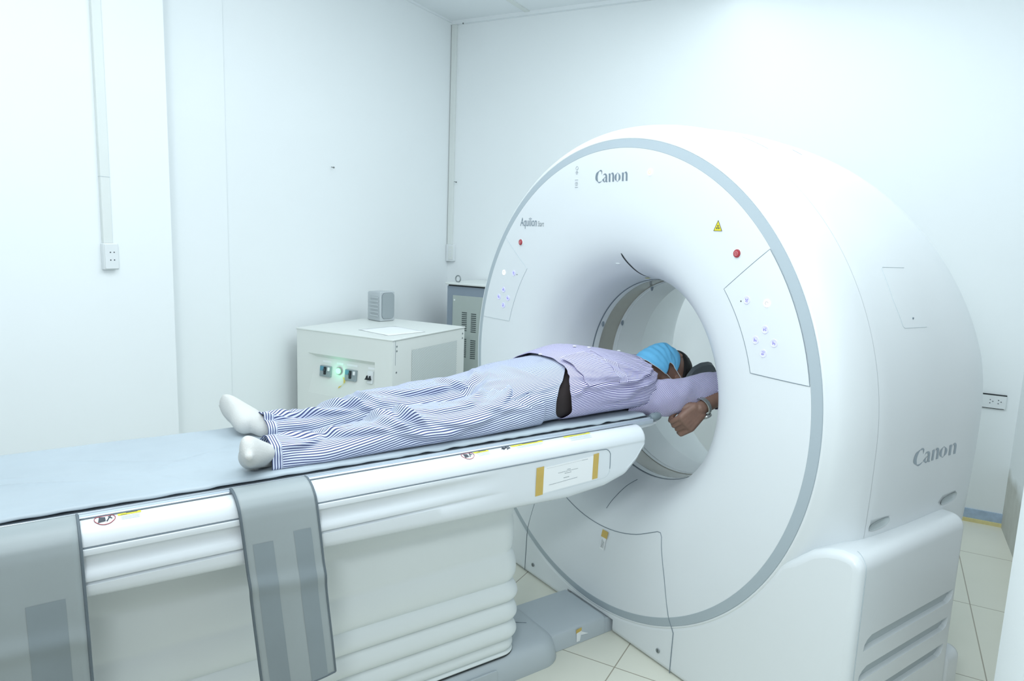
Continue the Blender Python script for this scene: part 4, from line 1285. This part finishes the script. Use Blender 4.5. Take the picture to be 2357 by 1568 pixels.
# socks
def foot(ankle, heel, toe, side, name):
    """sock: heel-to-toe wedge with a short ankle"""
    g = G()
    ankle, heel, toe = Vector(ankle), Vector(heel), Vector(toe)
    d = (toe - heel); L = d.length; f = d / L
    up = (ankle - heel); up = (up - f * up.dot(f)).normalized(); sd = f.cross(up)
    rows = []
    # sections along the foot: (t, half width, sole depth, instep height)
    S = [(-.10, .012, .010, .012), (-.04, .026, .024, .030), (.08, .033, .033, .052), (.22, .034, .032, .066), (.38, .035, .027, .060), (.55, .039, .024, .046), (.72, .040, .021, .034), (.86, .035, .017, .025), (.95, .027, .012, .018), (1.0, .014, .007, .010)]
    tab = S
    N = 36
    for k in range(N + 1):
        t = S[0][0] + (S[-1][0] - S[0][0]) * k / N
        w, lo, hi = [q * .86 for q in smooth_tab(tab, t)]
        c = heel + f * (t * L) + up * .0
        row = []
        for i in range(28):
            a = 2 * PI * i / 28
            toes = .0022 * cos(a * 1) * 0
            row.append(c + sd * (w * cos(a)) + up * ((hi if sin(a) > 0 else lo) * sin(a)) )
        rows.append(row)
    b0 = len(g.v); g.grid(rows, closed_u=True)
    g.f.append(tuple(b0 + k for k in reversed(range(28)))); g.mi.append(0); g.f.append(tuple(b0 + N * 28 + k for k in range(28))); g.mi.append(0)
    # separate toe bumps
    for k in range(5):
        w = (-.022 + .0108 * k) * side
        g.capsule(heel + f * (L * .82) + sd * w + up * .004, heel + f * (L * (1.0 - .022 * k - .008)) + sd * w * .86 + up * .003, .0085, .0070 + (.0028 if k == 0 else 0), 14)
    # ankle
    g.capsule(heel + f * .03 + up * .015, ankle, .030, .026, 20)
    g.capsule(ankle, ankle + Vector((0, .05, .0)), .026, .024, 20)
    o = g.obj(name, M['sock'], person)
    md = o.modifiers.new('Remesh', 'REMESH'); md.mode = 'VOXEL'; md.voxel_size = .0035; md.use_smooth_shade = True
    md = o.modifiers.new('Smooth', 'SMOOTH'); md.factor = .7; md.iterations = 10
    bake(o)
    return o
foot((.137, -1.158, .824), (.142, -1.194, .828), (.240, -1.230, .884), 1, 'sock')
foot((-.106, -1.100, .823), (-.118, -1.138, .830), (-.238, -1.176, .878), -1, 'sock')

# body: head, neck, torso, arms, hands and legs fused into one surface
b = G()
b.ell((0, -.40, .872), (.155, .10, .068)); b.ell((0, -.25, .880), (.150, .15, .076)); b.ell((0, -.08, .885), (.155, .17, .080)); b.ell((0, .02, .864), (.135, .07, .058))
for s, hip, kn, an in ((1, (.09, -.42, .86), (.122, -.80, .832), (.136, -1.13, .824)), (-1, (-.09, -.42, .86), (-.10, -.80, .832), (-.106, -1.07, .823))):
    b.capsule(hip, kn, .046, .033, 24); b.capsule(kn, an, .027, .018, 24)
b.capsule((0, .08, .862), (0, .225, .876), .050, .054, 24)
# head, crown towards +y
HY, HZ = .304, .873
b.ell((0, HY, HZ), (.074, .098, .088), 40, 26)
b.ell((0, HY - .045, HZ + .018), (.060, .075, .070), 32, 20)
b.ell((0, HY - .100, HZ + .038), (.026, .026, .026), 20, 14)       # chin
b.capsule((.048, HY - .05, HZ - .01), (.016, HY - .100, HZ + .036), .022, .018)
b.capsule((-.048, HY - .05, HZ - .01), (-.016, HY - .100, HZ + .036), .022, .018)
b.capsule((0, HY - .006, HZ + .080), (0, HY - .034, HZ + .094), .008, .012)          # nose
b.ell((0.011, HY - .040, HZ + .094), (.008, .009, .009)); b.ell((-.011, HY - .040, HZ + .094), (.008, .009, .009))
for s in (1, -1):
    b.ell((s * .031, HY + .006, HZ + .071), (.014, .010, .009))       # closed eye
    b.capsule((s * .014, HY + .026, HZ + .079), (s * .046, HY + .024, HZ + .068), .008, .007)   # brow
    b.ell((s * .043, HY - .030, HZ + .055), (.018, .022, .016))       # cheek
    b.ell((s * .077, HY - .012, HZ - .014), (.008, .030, .019), rot=Matrix.Rotation(s * .25, 3, 'Z'))   # ear
b.capsule((-.018, HY - .075, HZ + .080), (.018, HY - .075, HZ + .080), .009, .009)    # mouth
# left arm (camera side)
b.capsule((.135, .01, .852), (.228, .37, .858), .038, .034, 20); b.capsule((.236, .39, .860), (.260, .262, .832), .036, .029, 20)
WR = Vector((.264, .190, .813))
b.capsule((.260, .262, .832), WR, .027, .0225, 20)
# palm: slab of capsules from the wrist
PD = Vector((-.02, -.062, -.060)).normalized()
SD = Vector((-.25, -.35, .75)); SD = (SD - PD * SD.dot(PD)).normalized()      # across the palm
ND = PD.cross(SD)
if ND.x < 0: ND = -ND                                                           # back of hand faces the camera
def hp(a, s_, n): return WR + PD * a + SD * s_ + ND * n
for s_ in (-.022, -.011, 0., .010, .021):
    b.capsule(hp(.012, s_ * .8, 0), hp(.068, s_ * 1.15, .0), .0165, .0140, 14)
fl = [(-.029, .038, .024, .018), (-.0097, .041, .027, .020), (.0092, .038, .025, .019), (.0275, .031, .020, .016)]
for k, (s_, l1, l2, l3) in enumerate(fl):
    a1, a2, a3 = .9 - .12 * (k - 1), 2.0 - .10 * (k - 1), 2.9 - .10 * (k - 1)
    p0 = hp(.072, s_, .0)
    if k == 0: a1, a2, a3 = .75, 1.7, 2.4
    d = lambda a: PD * cos(a) - ND * sin(a)
    p1 = p0 + d(a1) * l1; p2 = p1 + d(a2) * l2; p3 = p2 + d(a3) * l3
    b.capsule(p0, p1, .0092, .0084, 12); b.capsule(p1, p2, .0084, .0078, 12); b.capsule(p2, p3, .0078, .0068, 12)
tp = [hp(.018, .024, -.006), hp(.046, .044, -.020), hp(.074, .038, -.032), hp(.094, .026, -.038)]
for p, q_, r0, r1 in zip(tp, tp[1:], (.0150, .0115, .0100), (.0120, .0102, .0085)): b.capsule(p, q_, r0, r1, 12)
# right arm and hand, beyond the head
b.capsule((-.13, .02, .855), (-.205, .37, .850), .042, .034, 20); b.capsule((-.205, .39, .848), (-.10, .452, .842), .034, .027, 20)
b.capsule((-.10, .452, .842), (-.04, .478, .838), .024, .022, 16)
for k in range(4):
    p = Vector((-.03, .464 + .010 * k, .832 + .008 * (k % 2))); b.capsule(p, p + Vector((.035, .004, -.006)), .0085, .0078, 10); b.capsule(p + Vector((.035, .004, -.006)), p + Vector((.050, -.002, -.018)), .0078, .0068, 10)
b.capsule((-.06, .458, .850), (-.03, .450, .862), .011, .009, 10)
body = b.obj('body', M['skin'], person)
md = body.modifiers.new('Remesh', 'REMESH'); md.mode = 'VOXEL'; md.voxel_size = .0028; md.use_smooth_shade = True
md = body.modifiers.new('Smooth', 'SMOOTH'); md.factor = .5; md.iterations = 4
bake(body)
# hair: cap over the crown and sides
g = G(); rows = []
for j in range(31):
    v = j / 30
    row = []
    for i in range(60):
        a = 2 * PI * i / 60 - PI / 2       # 0 = +x, pi/2 = face side (+z)
        # polar angle from the crown (+y); hairline nearer the crown on the face side
        front = max(0, sin(a)); lim = 1.20 - .16 * front ** .8 + .95 * max(0, -sin(a)) ** .8 + .30 * abs(cos(a)) ** 2
        ph = v * lim + .0001
        thick = .0065 + .005 * math.sin(v * PI) + .0016 * nz(a * 6, v * 9, 4.) + .0012 * nz(a * 24, v * 8, 7.)
        if v > .93: thick *= (1 - v) / .07 * .9 + .1
        rx, ry, rz = .074 + thick, .098 + thick, .088 + thick
        p = Vector((rx * sin(ph) * cos(a), ry * cos(ph), rz * sin(ph) * sin(a)))
        row.append(Vector((0, HY, HZ)) + p)
    rows.append(row)
g.grid(rows, closed_u=True); g.f.append(tuple(range(60))); g.mi.append(0)
g.obj('hair', M['hair'], person, label='short black hair')
# mask
g = G(); rows = []
NV, NU = 40, 64
for j in range(NV + 1):
    v = j / NV; y = HY - .136 + .160 * v
    row = []
    # half width angle: wide at lower and upper corners, notched between
    wa = 1.36 - .36 * math.exp(-((v - .50) / .30) ** 2)
    for i in range(NU + 1):
        u = -1 + 2 * i / NU; a = u * wa
        yy = (HY - .054) + (y - (HY - .054)) * (1 - .66 * abs(u) ** 2.2)
        # face envelope under the mask
        prof = interp([(0, .064), (.12, .078), (.25, .090), (.45, .102), (.62, .110), (.75, .109), (.88, .101), (1, .090)], v)
        rz = prof * (1 - .14 * abs(u) ** 2); rx = .079
        z = HZ + rz * cos(a) ** .85 if cos(a) > 0 else HZ; x = rx * sin(a)
        pl = .0022 * math.sin(v * 42 + 1.5 * abs(u)) * (1 - abs(u) ** 3) * .6 + .003 * nz(u * 3, v * 6, 8.)
        crease = -.006 * math.exp(-(((v - .62) - .22 * abs(u)) / .05) ** 2) * math.exp(-((abs(u) - .55) / .25) ** 2)
        row.append(Vector((x * (1 + pl * 6 + crease * 5), yy, z + pl + crease)))
    rows.append(row)
g.grid(rows)
mk = g.obj('face_mask', M['mask'], person, label='light blue surgical mask')
md = mk.modifiers.new('Solid', 'SOLIDIFY'); md.thickness = .0016; md.offset = 1
edge = rows[0] + [r[-1] for r in rows[1:]] + list(reversed(rows[-1]))[1:] + [r[0] for r in reversed(rows)][1:-1]
G().tube(edge, .0013, 6, closed=True).obj('mask_edge', M['loop'], mk)
for s in (1, -1):
    i = NU if s > 0 else 0
    p0, p1 = rows[1][i], rows[-2][i]
    e0 = Vector((s * .078, HY - .034, HZ - .024)); e1 = Vector((s * .082, HY + .006, HZ - .028))
    G().tube([p0, (p0 + e0) / 2 + Vector((s * .004, 0, 0)), e0], .0012, 6).obj('ear_loop', M['loop'], mk)
    G().tube([p1, (p1 + e1) / 2 + Vector((s * .004, 0, 0)), e1], .0012, 6).obj('ear_loop', M['loop'], mk)
garment([(-.40, 0, .178, .938, .803), (-.33, 0, .186, .950, .803), (-.26, 0, .188, .962, .803), (-.2, 0, .186, .962, .803)], 16, 80, lambda *a: 0., '', None, nexp=2.3).obj('dark_waist_layer', M['dark_waist_layer'], person)  # dark layer filling the gap between trousers and jacket
# undershirt glimpse
ut = [(y, cx, hw - .007, zt - .008, zb + .001) for y, cx, hw, zt, zb in ((-.232, 0, .200, .975, .800), (-.20, 0, .205, .989, .80), (-.15, 0, .205, .993, .80))]
garment(ut, 20, 80, lambda *a: 0., '', None, nexp=2.3, hem=lambda y, th, t: (1 - t) * .03 * max(0, cos(th))).obj('undershirt', M['undershirt'], person)
# wrist watch
w = G(); c0 = WR + (Vector((.260, .262, .832)) - WR).normalized() * .012
ax = (Vector((.260, .262, .832)) - WR).normalized(); u = ax.orthogonal().normalized(); v2 = ax.cross(u)
rows = []
for k in range(48):
    a = 2 * PI * k / 48; d = u * cos(a) + v2 * sin(a); r = .0285 + (.0008 if k % 2 else 0)
    rows.append([c0 + d * r - ax * .0075, c0 + d * (r + .0025) - ax * .0065, c0 + d * (r + .0025) + ax * .0065, c0 + d * r + ax * .0075])
w.grid(rows, closed_v=True)
wt = w.obj('wrist_watch', M['steel'], person, label='steel wrist watch')
fd = Vector((.35, .1, -.9)); fd = (fd - ax * fd.dot(ax)).normalized()
w = G(); cc = c0 + fd * .029; w.tube([cc, cc + fd * .003, cc + fd * .007, cc + fd * .009], [.0165, .0175, .0175, .015], 28)
w.obj('watch_case', M['steel'], wt)
G().tube([cc + fd * .0090, cc + fd * .0096], .0135, 24).obj('watch_dial', M['black'], wt)

# ================================================================== POWER CABINET, SPEAKER, PAPER
# corners in the room frame
UA0, UA1, UB0, UB1, UZ = -1.800, -1.190, .372, 1.000, .838
ups = thing('power_cabinet', 'low cream metal power cabinet with breakers and a lit green lamp, against the left wall', 'cabinet', R((UA0 + UA1) / 2, (UB0 + UB1) / 2, 0))
g = G()
def box_open_front(g, rec):
    """box whose front (b = UB0) has a recessed control bay"""
    ra0, ra1, rz0, rz1, dep, slope = rec
    F = lambda a, b_, z: R(a, b_, z)
    # outer box without the front
    o = [(UA0, UZ), (UA1, UZ), (UA1, .04), (UA0, .04)]
    i_ = [(ra0, rz1), (ra1, rz1), (ra1, rz0), (ra0, rz0)]
    vs = [F(a, UB0, z) for a, z in o] + [F(a, UB0, z) for a, z in i_] + [F(a + (slope if k in (0, 3) else -slope * .3), UB0 + dep, z - (.018 if k < 2 else 0)) for k, (a, z) in enumerate(i_)]
    for q_ in (10, 11): vs[q_] = F(i_[q_ - 8][0], UB0 + .0005, i_[q_ - 8][1])
    fs = [(0, 1, 5, 4), (1, 2, 6, 5), (2, 3, 7, 6), (3, 0, 4, 7), (4, 5, 9, 8), (5, 6, 10, 9), (6, 7, 11, 10), (7, 4, 8, 11), (8, 9, 10, 11)]
    g.add(vs, fs)
    vb = [F(a, UB1, z) for a, z in o]
    n = len(g.v); g.v += [tuple(p) for p in vb]; g.uv += [(0, 0)] * 4
    for k in range(4): g.f.append((k, (k + 1) % 4, n + (k + 1) % 4, n + k)); g.mi.append(0)
    g.f.append((n, n + 1, n + 2, n + 3)); g.mi.append(0)
BAY = (UA0 + .075, UA1 - .105, .520, .724, .020, .04)
box_open_front(g, BAY)
g.obj('cabinet_body', M['cabinet'], ups, bevel=.006, weld=True)
G().box((UA0 - .004, UB0 - .003, UZ - .002), (UA1 + .004, UB1 + .004, UZ + .006), 'room').obj('top_cover', M['cabinet'], ups, bevel=.003)
for a_, b_ in ((UA0 + .05, UB0 + .05), (UA1 - .05, UB0 + .05), (UA0 + .05, UB1 - .05), (UA1 - .05, UB1 - .05)):
    G().tube([R(a_, b_, 0), R(a_, b_, .042)], .025, 16).obj('foot', M['black'], ups)
def bay(a, z, d): return R(a, UB0 + .020 * (z - .520) / .186 - d, z)
def breaker(ac, zc):
    br = G().prism(rrect(ac - .036, zc - .027, ac + .036, zc + .027, .003), bay, 0, .010).obj('breaker', M['breaker'], ups, bevel=.001)
    G().prism(rrect(ac - .034, zc + .002, ac - .009, zc + .024, .002), bay, .010, .0112).obj('breaker_label', M['teal'], br, smooth=False)
    G().prism(rrect(ac - .007, zc - .015, ac + .006, zc + .023, .002), bay, .010, .0145).obj('toggle_slot', M['black'], br)
    G().prism(rrect(ac - .004, zc + .002, ac + .003, zc + .014, .002), bay, .0145, .022).obj('toggle', M['inkmark'], br)
    G().prism(rrect(ac + .016, zc + .004, ac + .029, zc + .022, .003), bay, .010, .0125).obj('window_plate', M['paper'], br)
breaker(BAY[0] + .112, .640); breaker(BAY[0] + .276, .640)
for ac, w in ((BAY[0] + .112, .02), (BAY[0] + .198, .014), (BAY[0] + .276, .026), (BAY[0] + .40, .016)):
    pl = G().prism(rrect(ac - w - .008, .682, ac + w + .008, .692, .001), bay, 0, .001).obj('name_plate', M['paper'], ups, smooth=False)
    G().box_ = None
lp = G(); c = bay(BAY[0] + .198, .652, .0)
lp.tube([c, c - B * .006, c - B * .010], [.0185, .0185, .017], 28); l1 = lp.obj('lamp_bezel', M['steel'], ups)
G().tube([c - B * .006, c - B * .013, c - B * .017], [.0145, .0145, .008], 24).obj('indicator_lamp', M['green'], l1)
sw = G().prism(rrect(BAY[0] + .380, .615, BAY[0] + .413, .675, .002), bay, 0, .009).obj('breaker', M['socket'], ups, bevel=.001)
g = G()
g.prism([(BAY[0] + .372, .634), (BAY[0] + .408, .634), (BAY[0] + .404, .641), (BAY[0] + .400, .654), (BAY[0] + .397, .641), (BAY[0] + .385, .641), (BAY[0] + .383, .654), (BAY[0] + .378, .641)], bay, .009, .020)
g.obj('toggle', M['black'], sw, smooth=False)
# yellow tie hanging under the lamp
g = G(); ty = [(.232, .624), (.240, .612), (.238, .598), (.230, .588), (.218, .578), (.204, .570)]
g.grid([[bay(BAY[0] + a + s * .0065 * (1 - .12 * k), z + s * .002 * k * .6, .006 + .003 * (k % 2)) for s in (-1, 0, 1)] for k, (a, z) in enumerate(ty)])
g.obj('tie_tag', M['tagyellow'], ups, smooth=False, label='yellow plastic tie under the green lamp')
# punched side panel on the right side
g = G(); pa, pb0, pb1, pz0, pz1 = UA1 + .0015, UB0 + .150, UB1 - .075, .30, UZ - .062
vs = [R(pa, pb0, pz0), R(pa, pb1, pz0), R(pa, pb1, pz1), R(pa, pb0, pz1)]
g.add(vs, [(0, 1, 2, 3)], [(0, 0), (pb1 - pb0, 0), (pb1 - pb0, pz1 - pz0), (0, pz1 - pz0)])
g.obj('punched_panel', M['perf'], ups, smooth=False)
for b_, z in ((UB0 + .032, UZ - .03), (UB0 + .032, UZ - .052), (UB0 + .030, UZ - .155), (UB1 - .02, UZ - .03), (UB1 - .02, UZ - .055)):
    G().tube([R(UA1, b_, z), R(UA1 + .002, b_, z)], .0045, 12).obj('panel_screw', M['screw'], ups)
G().box((UA1 - .0, UB0 + .022, UZ - .12), (UA1 + .0008, UB0 + .0235, UZ - .004), 'room').obj('corner_joint', M['seam'], ups, smooth=False)
# sheet of paper on top
g = G(); pa0, pb0_ = UA1 - .20, UB0 + .10
g.grid([[R(-1.52 + .24 * i / 8 + .055 * j / 8, .515 + .23 * j / 8 - .06 * i / 8, UZ + .008 + .0022 * abs(nz(i * .5, j * .6, 3.))) for i in range(9)] for j in range(9)])
o = g.obj('paper_sheet', M['paper']); tag(o, 'loose white sheet of paper lying on the power cabinet top', 'paper')
md = o.modifiers.new('Solid', 'SOLIDIFY'); md.thickness = .0008
# speaker
sp = thing('speaker', 'small light grey speaker standing at the back of the power cabinet top', 'speaker', R(-1.72, .88, UZ + .006))
rotS = .50
def spk(u, v, z):      # u across the front, v depth backwards
    base = R(-1.690, .850, UZ + .0065)
    d1 = (A * cos(-.32) + B * sin(-.32)); d2 = (-A * sin(-.32) + B * cos(-.32))
    return base + d1 * u + d2 * v + Z * z
g = G(); rows = []
H = .168
def spk2(u, v, z):
    base = Vector((-1.850, .052, UZ + .0065)); u = u * .92
    fr = Vector((.957, .29, 0)); sd = Vector((-.29, .957, 0))
    return base + sd * u - fr * v + Z * z
def spkbody():
    g = G()
    pr = [(-.055, 0), (.055, 0), (.058, .006), (.058, H - .008), (.054, H), (-.054, H), (-.058, H - .008), (-.058, .006)]
    g.prism([(u, z) for u, z in pr], lambda u, v, d: spk2(u * (1 - d * 1.3), d, v if v < .02 else v - d * .05), 0, .118)
    return g
spkbody().obj('speaker_case', M['speaker'], sp, bevel=.006)
g = G()
gr = rrect(-.046, .016, .048, H - .010, .022, 6)
n = len(gr)
vs = [spk2(u, -.0035, z) for u, z in gr]; g.add(vs + [spk2(0, -.006, H / 2)], [(i, (i + 1) % n, n) for i in range(n)], [(u, z) for u, z in gr] + [(0, H / 2)])
g.prism([(u * 1.02, H / 2 + (z - H / 2) * 1.02) for u, z in gr], lambda u, v, d: spk2(u, d, v), -.0035, .001)
g.obj('speaker_grille', M['grille'], sp)
g = G()
for k in range(6):
    z = .028 + k * .020
    g.box_ = None
    a, b_, c_, d_ = spk2(-.0585, .015, z), spk2(-.0525, .09, z), spk2(-.0525, .09, z + .009), spk2(-.0585, .015, z + .009)
    off = (spk2(-.07, 0, 0) - spk2(0, 0, 0)).normalized() * .0035
    g.add([a, b_, c_, d_, a + off, b_ + off, c_ + off, d_ + off], [(0, 1, 2, 3), (4, 5, 6, 7), (0, 1, 5, 4), (1, 2, 6, 5), (2, 3, 7, 6), (3, 0, 4, 7)])
g.obj('side_ribs', M['speaker'], sp, smooth=False)

# ================================================================== TALL EQUIPMENT CABINET (behind)
CA0, CB, CA1 = -1.640, 1.50, -1.10
CZ = 1.028
cab = thing('equipment_cabinet', 'grey metal cabinet with louvred door, half hidden behind the scanner', 'cabinet', R((CA0 + CA1) / 2, CB + .15, 0))
G().box((CA0, CB, .03), (CA1, B0 - .03, CZ - .012), 'room').obj('cabinet_body', M['cabframe'], cab, bevel=.003)
G().box((CA0 - .004, CB - .020, CZ - .004), (CA1 + .004, B0 - .02, CZ + .010), 'room').obj('lid', M['duct'], cab, bevel=.004)
G().box((CA0 + .01, CB - .001, CZ - .014), (CA1 - .01, CB + .10, CZ - .003), 'room').obj('lid_gap', M['black'], cab, smooth=False)
dr = G().box((CA0 + .046, CB - .006, .05), (CA1 - .03, CB + .0, CZ - .070), 'room').obj('door', M['cabdoor'], cab, bevel=.002)
for (a_, ztop) in ((CA0 + .118, CZ - .178), (CA0 + .186, CZ - .182)):
    for gz in (0, .168, .42, .60):
        g = G()
        for k in range(10):
            z = ztop - gz - k * .0125
            g.box((a_, CB - .0072, z), (a_ + .037, CB - .0058, z + .0058), 'room')
        g.obj('louvre', M['slotdark'], dr, smooth=False)
G().tube([R(CA0 + .06, CB - .006, CZ - .10), R(CA0 + .06, CB - .009, CZ - .10)], .005, 12).obj('door_screw', M['paper'], dr)
G().tube([R(CA0 + .060, CB + .03, CZ + .032) + A * (.018 * cos(t * PI / 12)) + Z * (.020 * sin(t * PI / 12)) for t in range(24)], .0042, 10, closed=True).obj('lifting_eye', M['screw'], cab)
for a_, b_ in ((CA0 + .04, CB + .04), (CA1 - .04, CB + .04), (CA0 + .04, B0 - .07), (CA1 - .04, B0 - .07)):
    G().tube([R(a_, b_, 0), R(a_, b_, .032)], .018, 12).obj('foot', M['black'], cab)

# ================================================================== LIGHT
def area(name, loc, size, sy, power, col, look=None):
    l = bpy.data.lights.new(name, 'AREA'); l.shape = 'RECTANGLE'; l.size = size; l.size_y = sy; l.energy = power; l.color = col
    o = bpy.data.objects.new(name, l); C.objects.link(o); o.location = loc
    d = (Vector(look) - Vector(loc)) if look else Vector((0, 0, -1))
    o.rotation_euler = d.to_track_quat('-Z', 'Y').to_euler()
    return o
COOL = (.905, .97, 1.0)
area('ceiling_lamp', R(-.1, -1.6, HC - .03), 1.6, 1.2, 27, COOL)
area('ceiling_lamp', R(-.1, .0, HC - .03), 1.5, 1.0, 17, COOL)
area('ceiling_lamp', R(.45, .6, HC - .03), 2.0, 1.7, 22, COOL)
# camera flash bounced off the ceiling
pl = bpy.data.lights.new('lamp_glow', 'POINT'); pl.energy = .06; pl.color = (.15, 1, .55); pl.shadow_soft_size = .008
po = bpy.data.objects.new('lamp_glow', pl); C.objects.link(po); po.location = bay(BAY[0] + .198, .652, .034)
area('bounce_flash', R(.6, -2.4, 1.75), .35, .35, 36, COOL, R(.3, -.9, HC))
w = bpy.data.worlds.new('world'); bpy.context.scene.world = w; w.use_nodes = True
bg = w.node_tree.nodes['Background']; bg.inputs['Color'].default_value = (.89, .965, 1., 1); bg.inputs['Strength'].default_value = .45

# ================================================================== CAMERA
F_, YAW, PIT, ROL = 1600.3833, -.9606, .152, .0362
fw = Vector((sin(YAW) * cos(PIT), cos(YAW) * cos(PIT), -sin(PIT)))
r0 = Vector((cos(YAW), -sin(YAW), 0)); u0 = r0.cross(fw)
rt = r0 * cos(ROL) + u0 * sin(ROL); up = -r0 * sin(ROL) + u0 * cos(ROL)
cd = bpy.data.cameras.new('camera'); cam = bpy.data.objects.new('camera', cd); C.objects.link(cam)
cd.sensor_fit = 'HORIZONTAL'; cd.sensor_width = 36; cd.lens = F_ / 2357 * 36; cd.clip_start = .02
mw = Matrix((rt, up, -fw)).transposed().to_4x4(); mw.translation = (1.7218, -1.589, 1.3531)
cam.matrix_world = mw
sc = bpy.context.scene; sc.camera = cam
sc.view_settings.view_transform = 'Standard'; sc.view_settings.look = 'None'; sc.view_settings.gamma = 1
sc.view_settings.use_curve_mapping = False
sc.view_settings.exposure = -.28
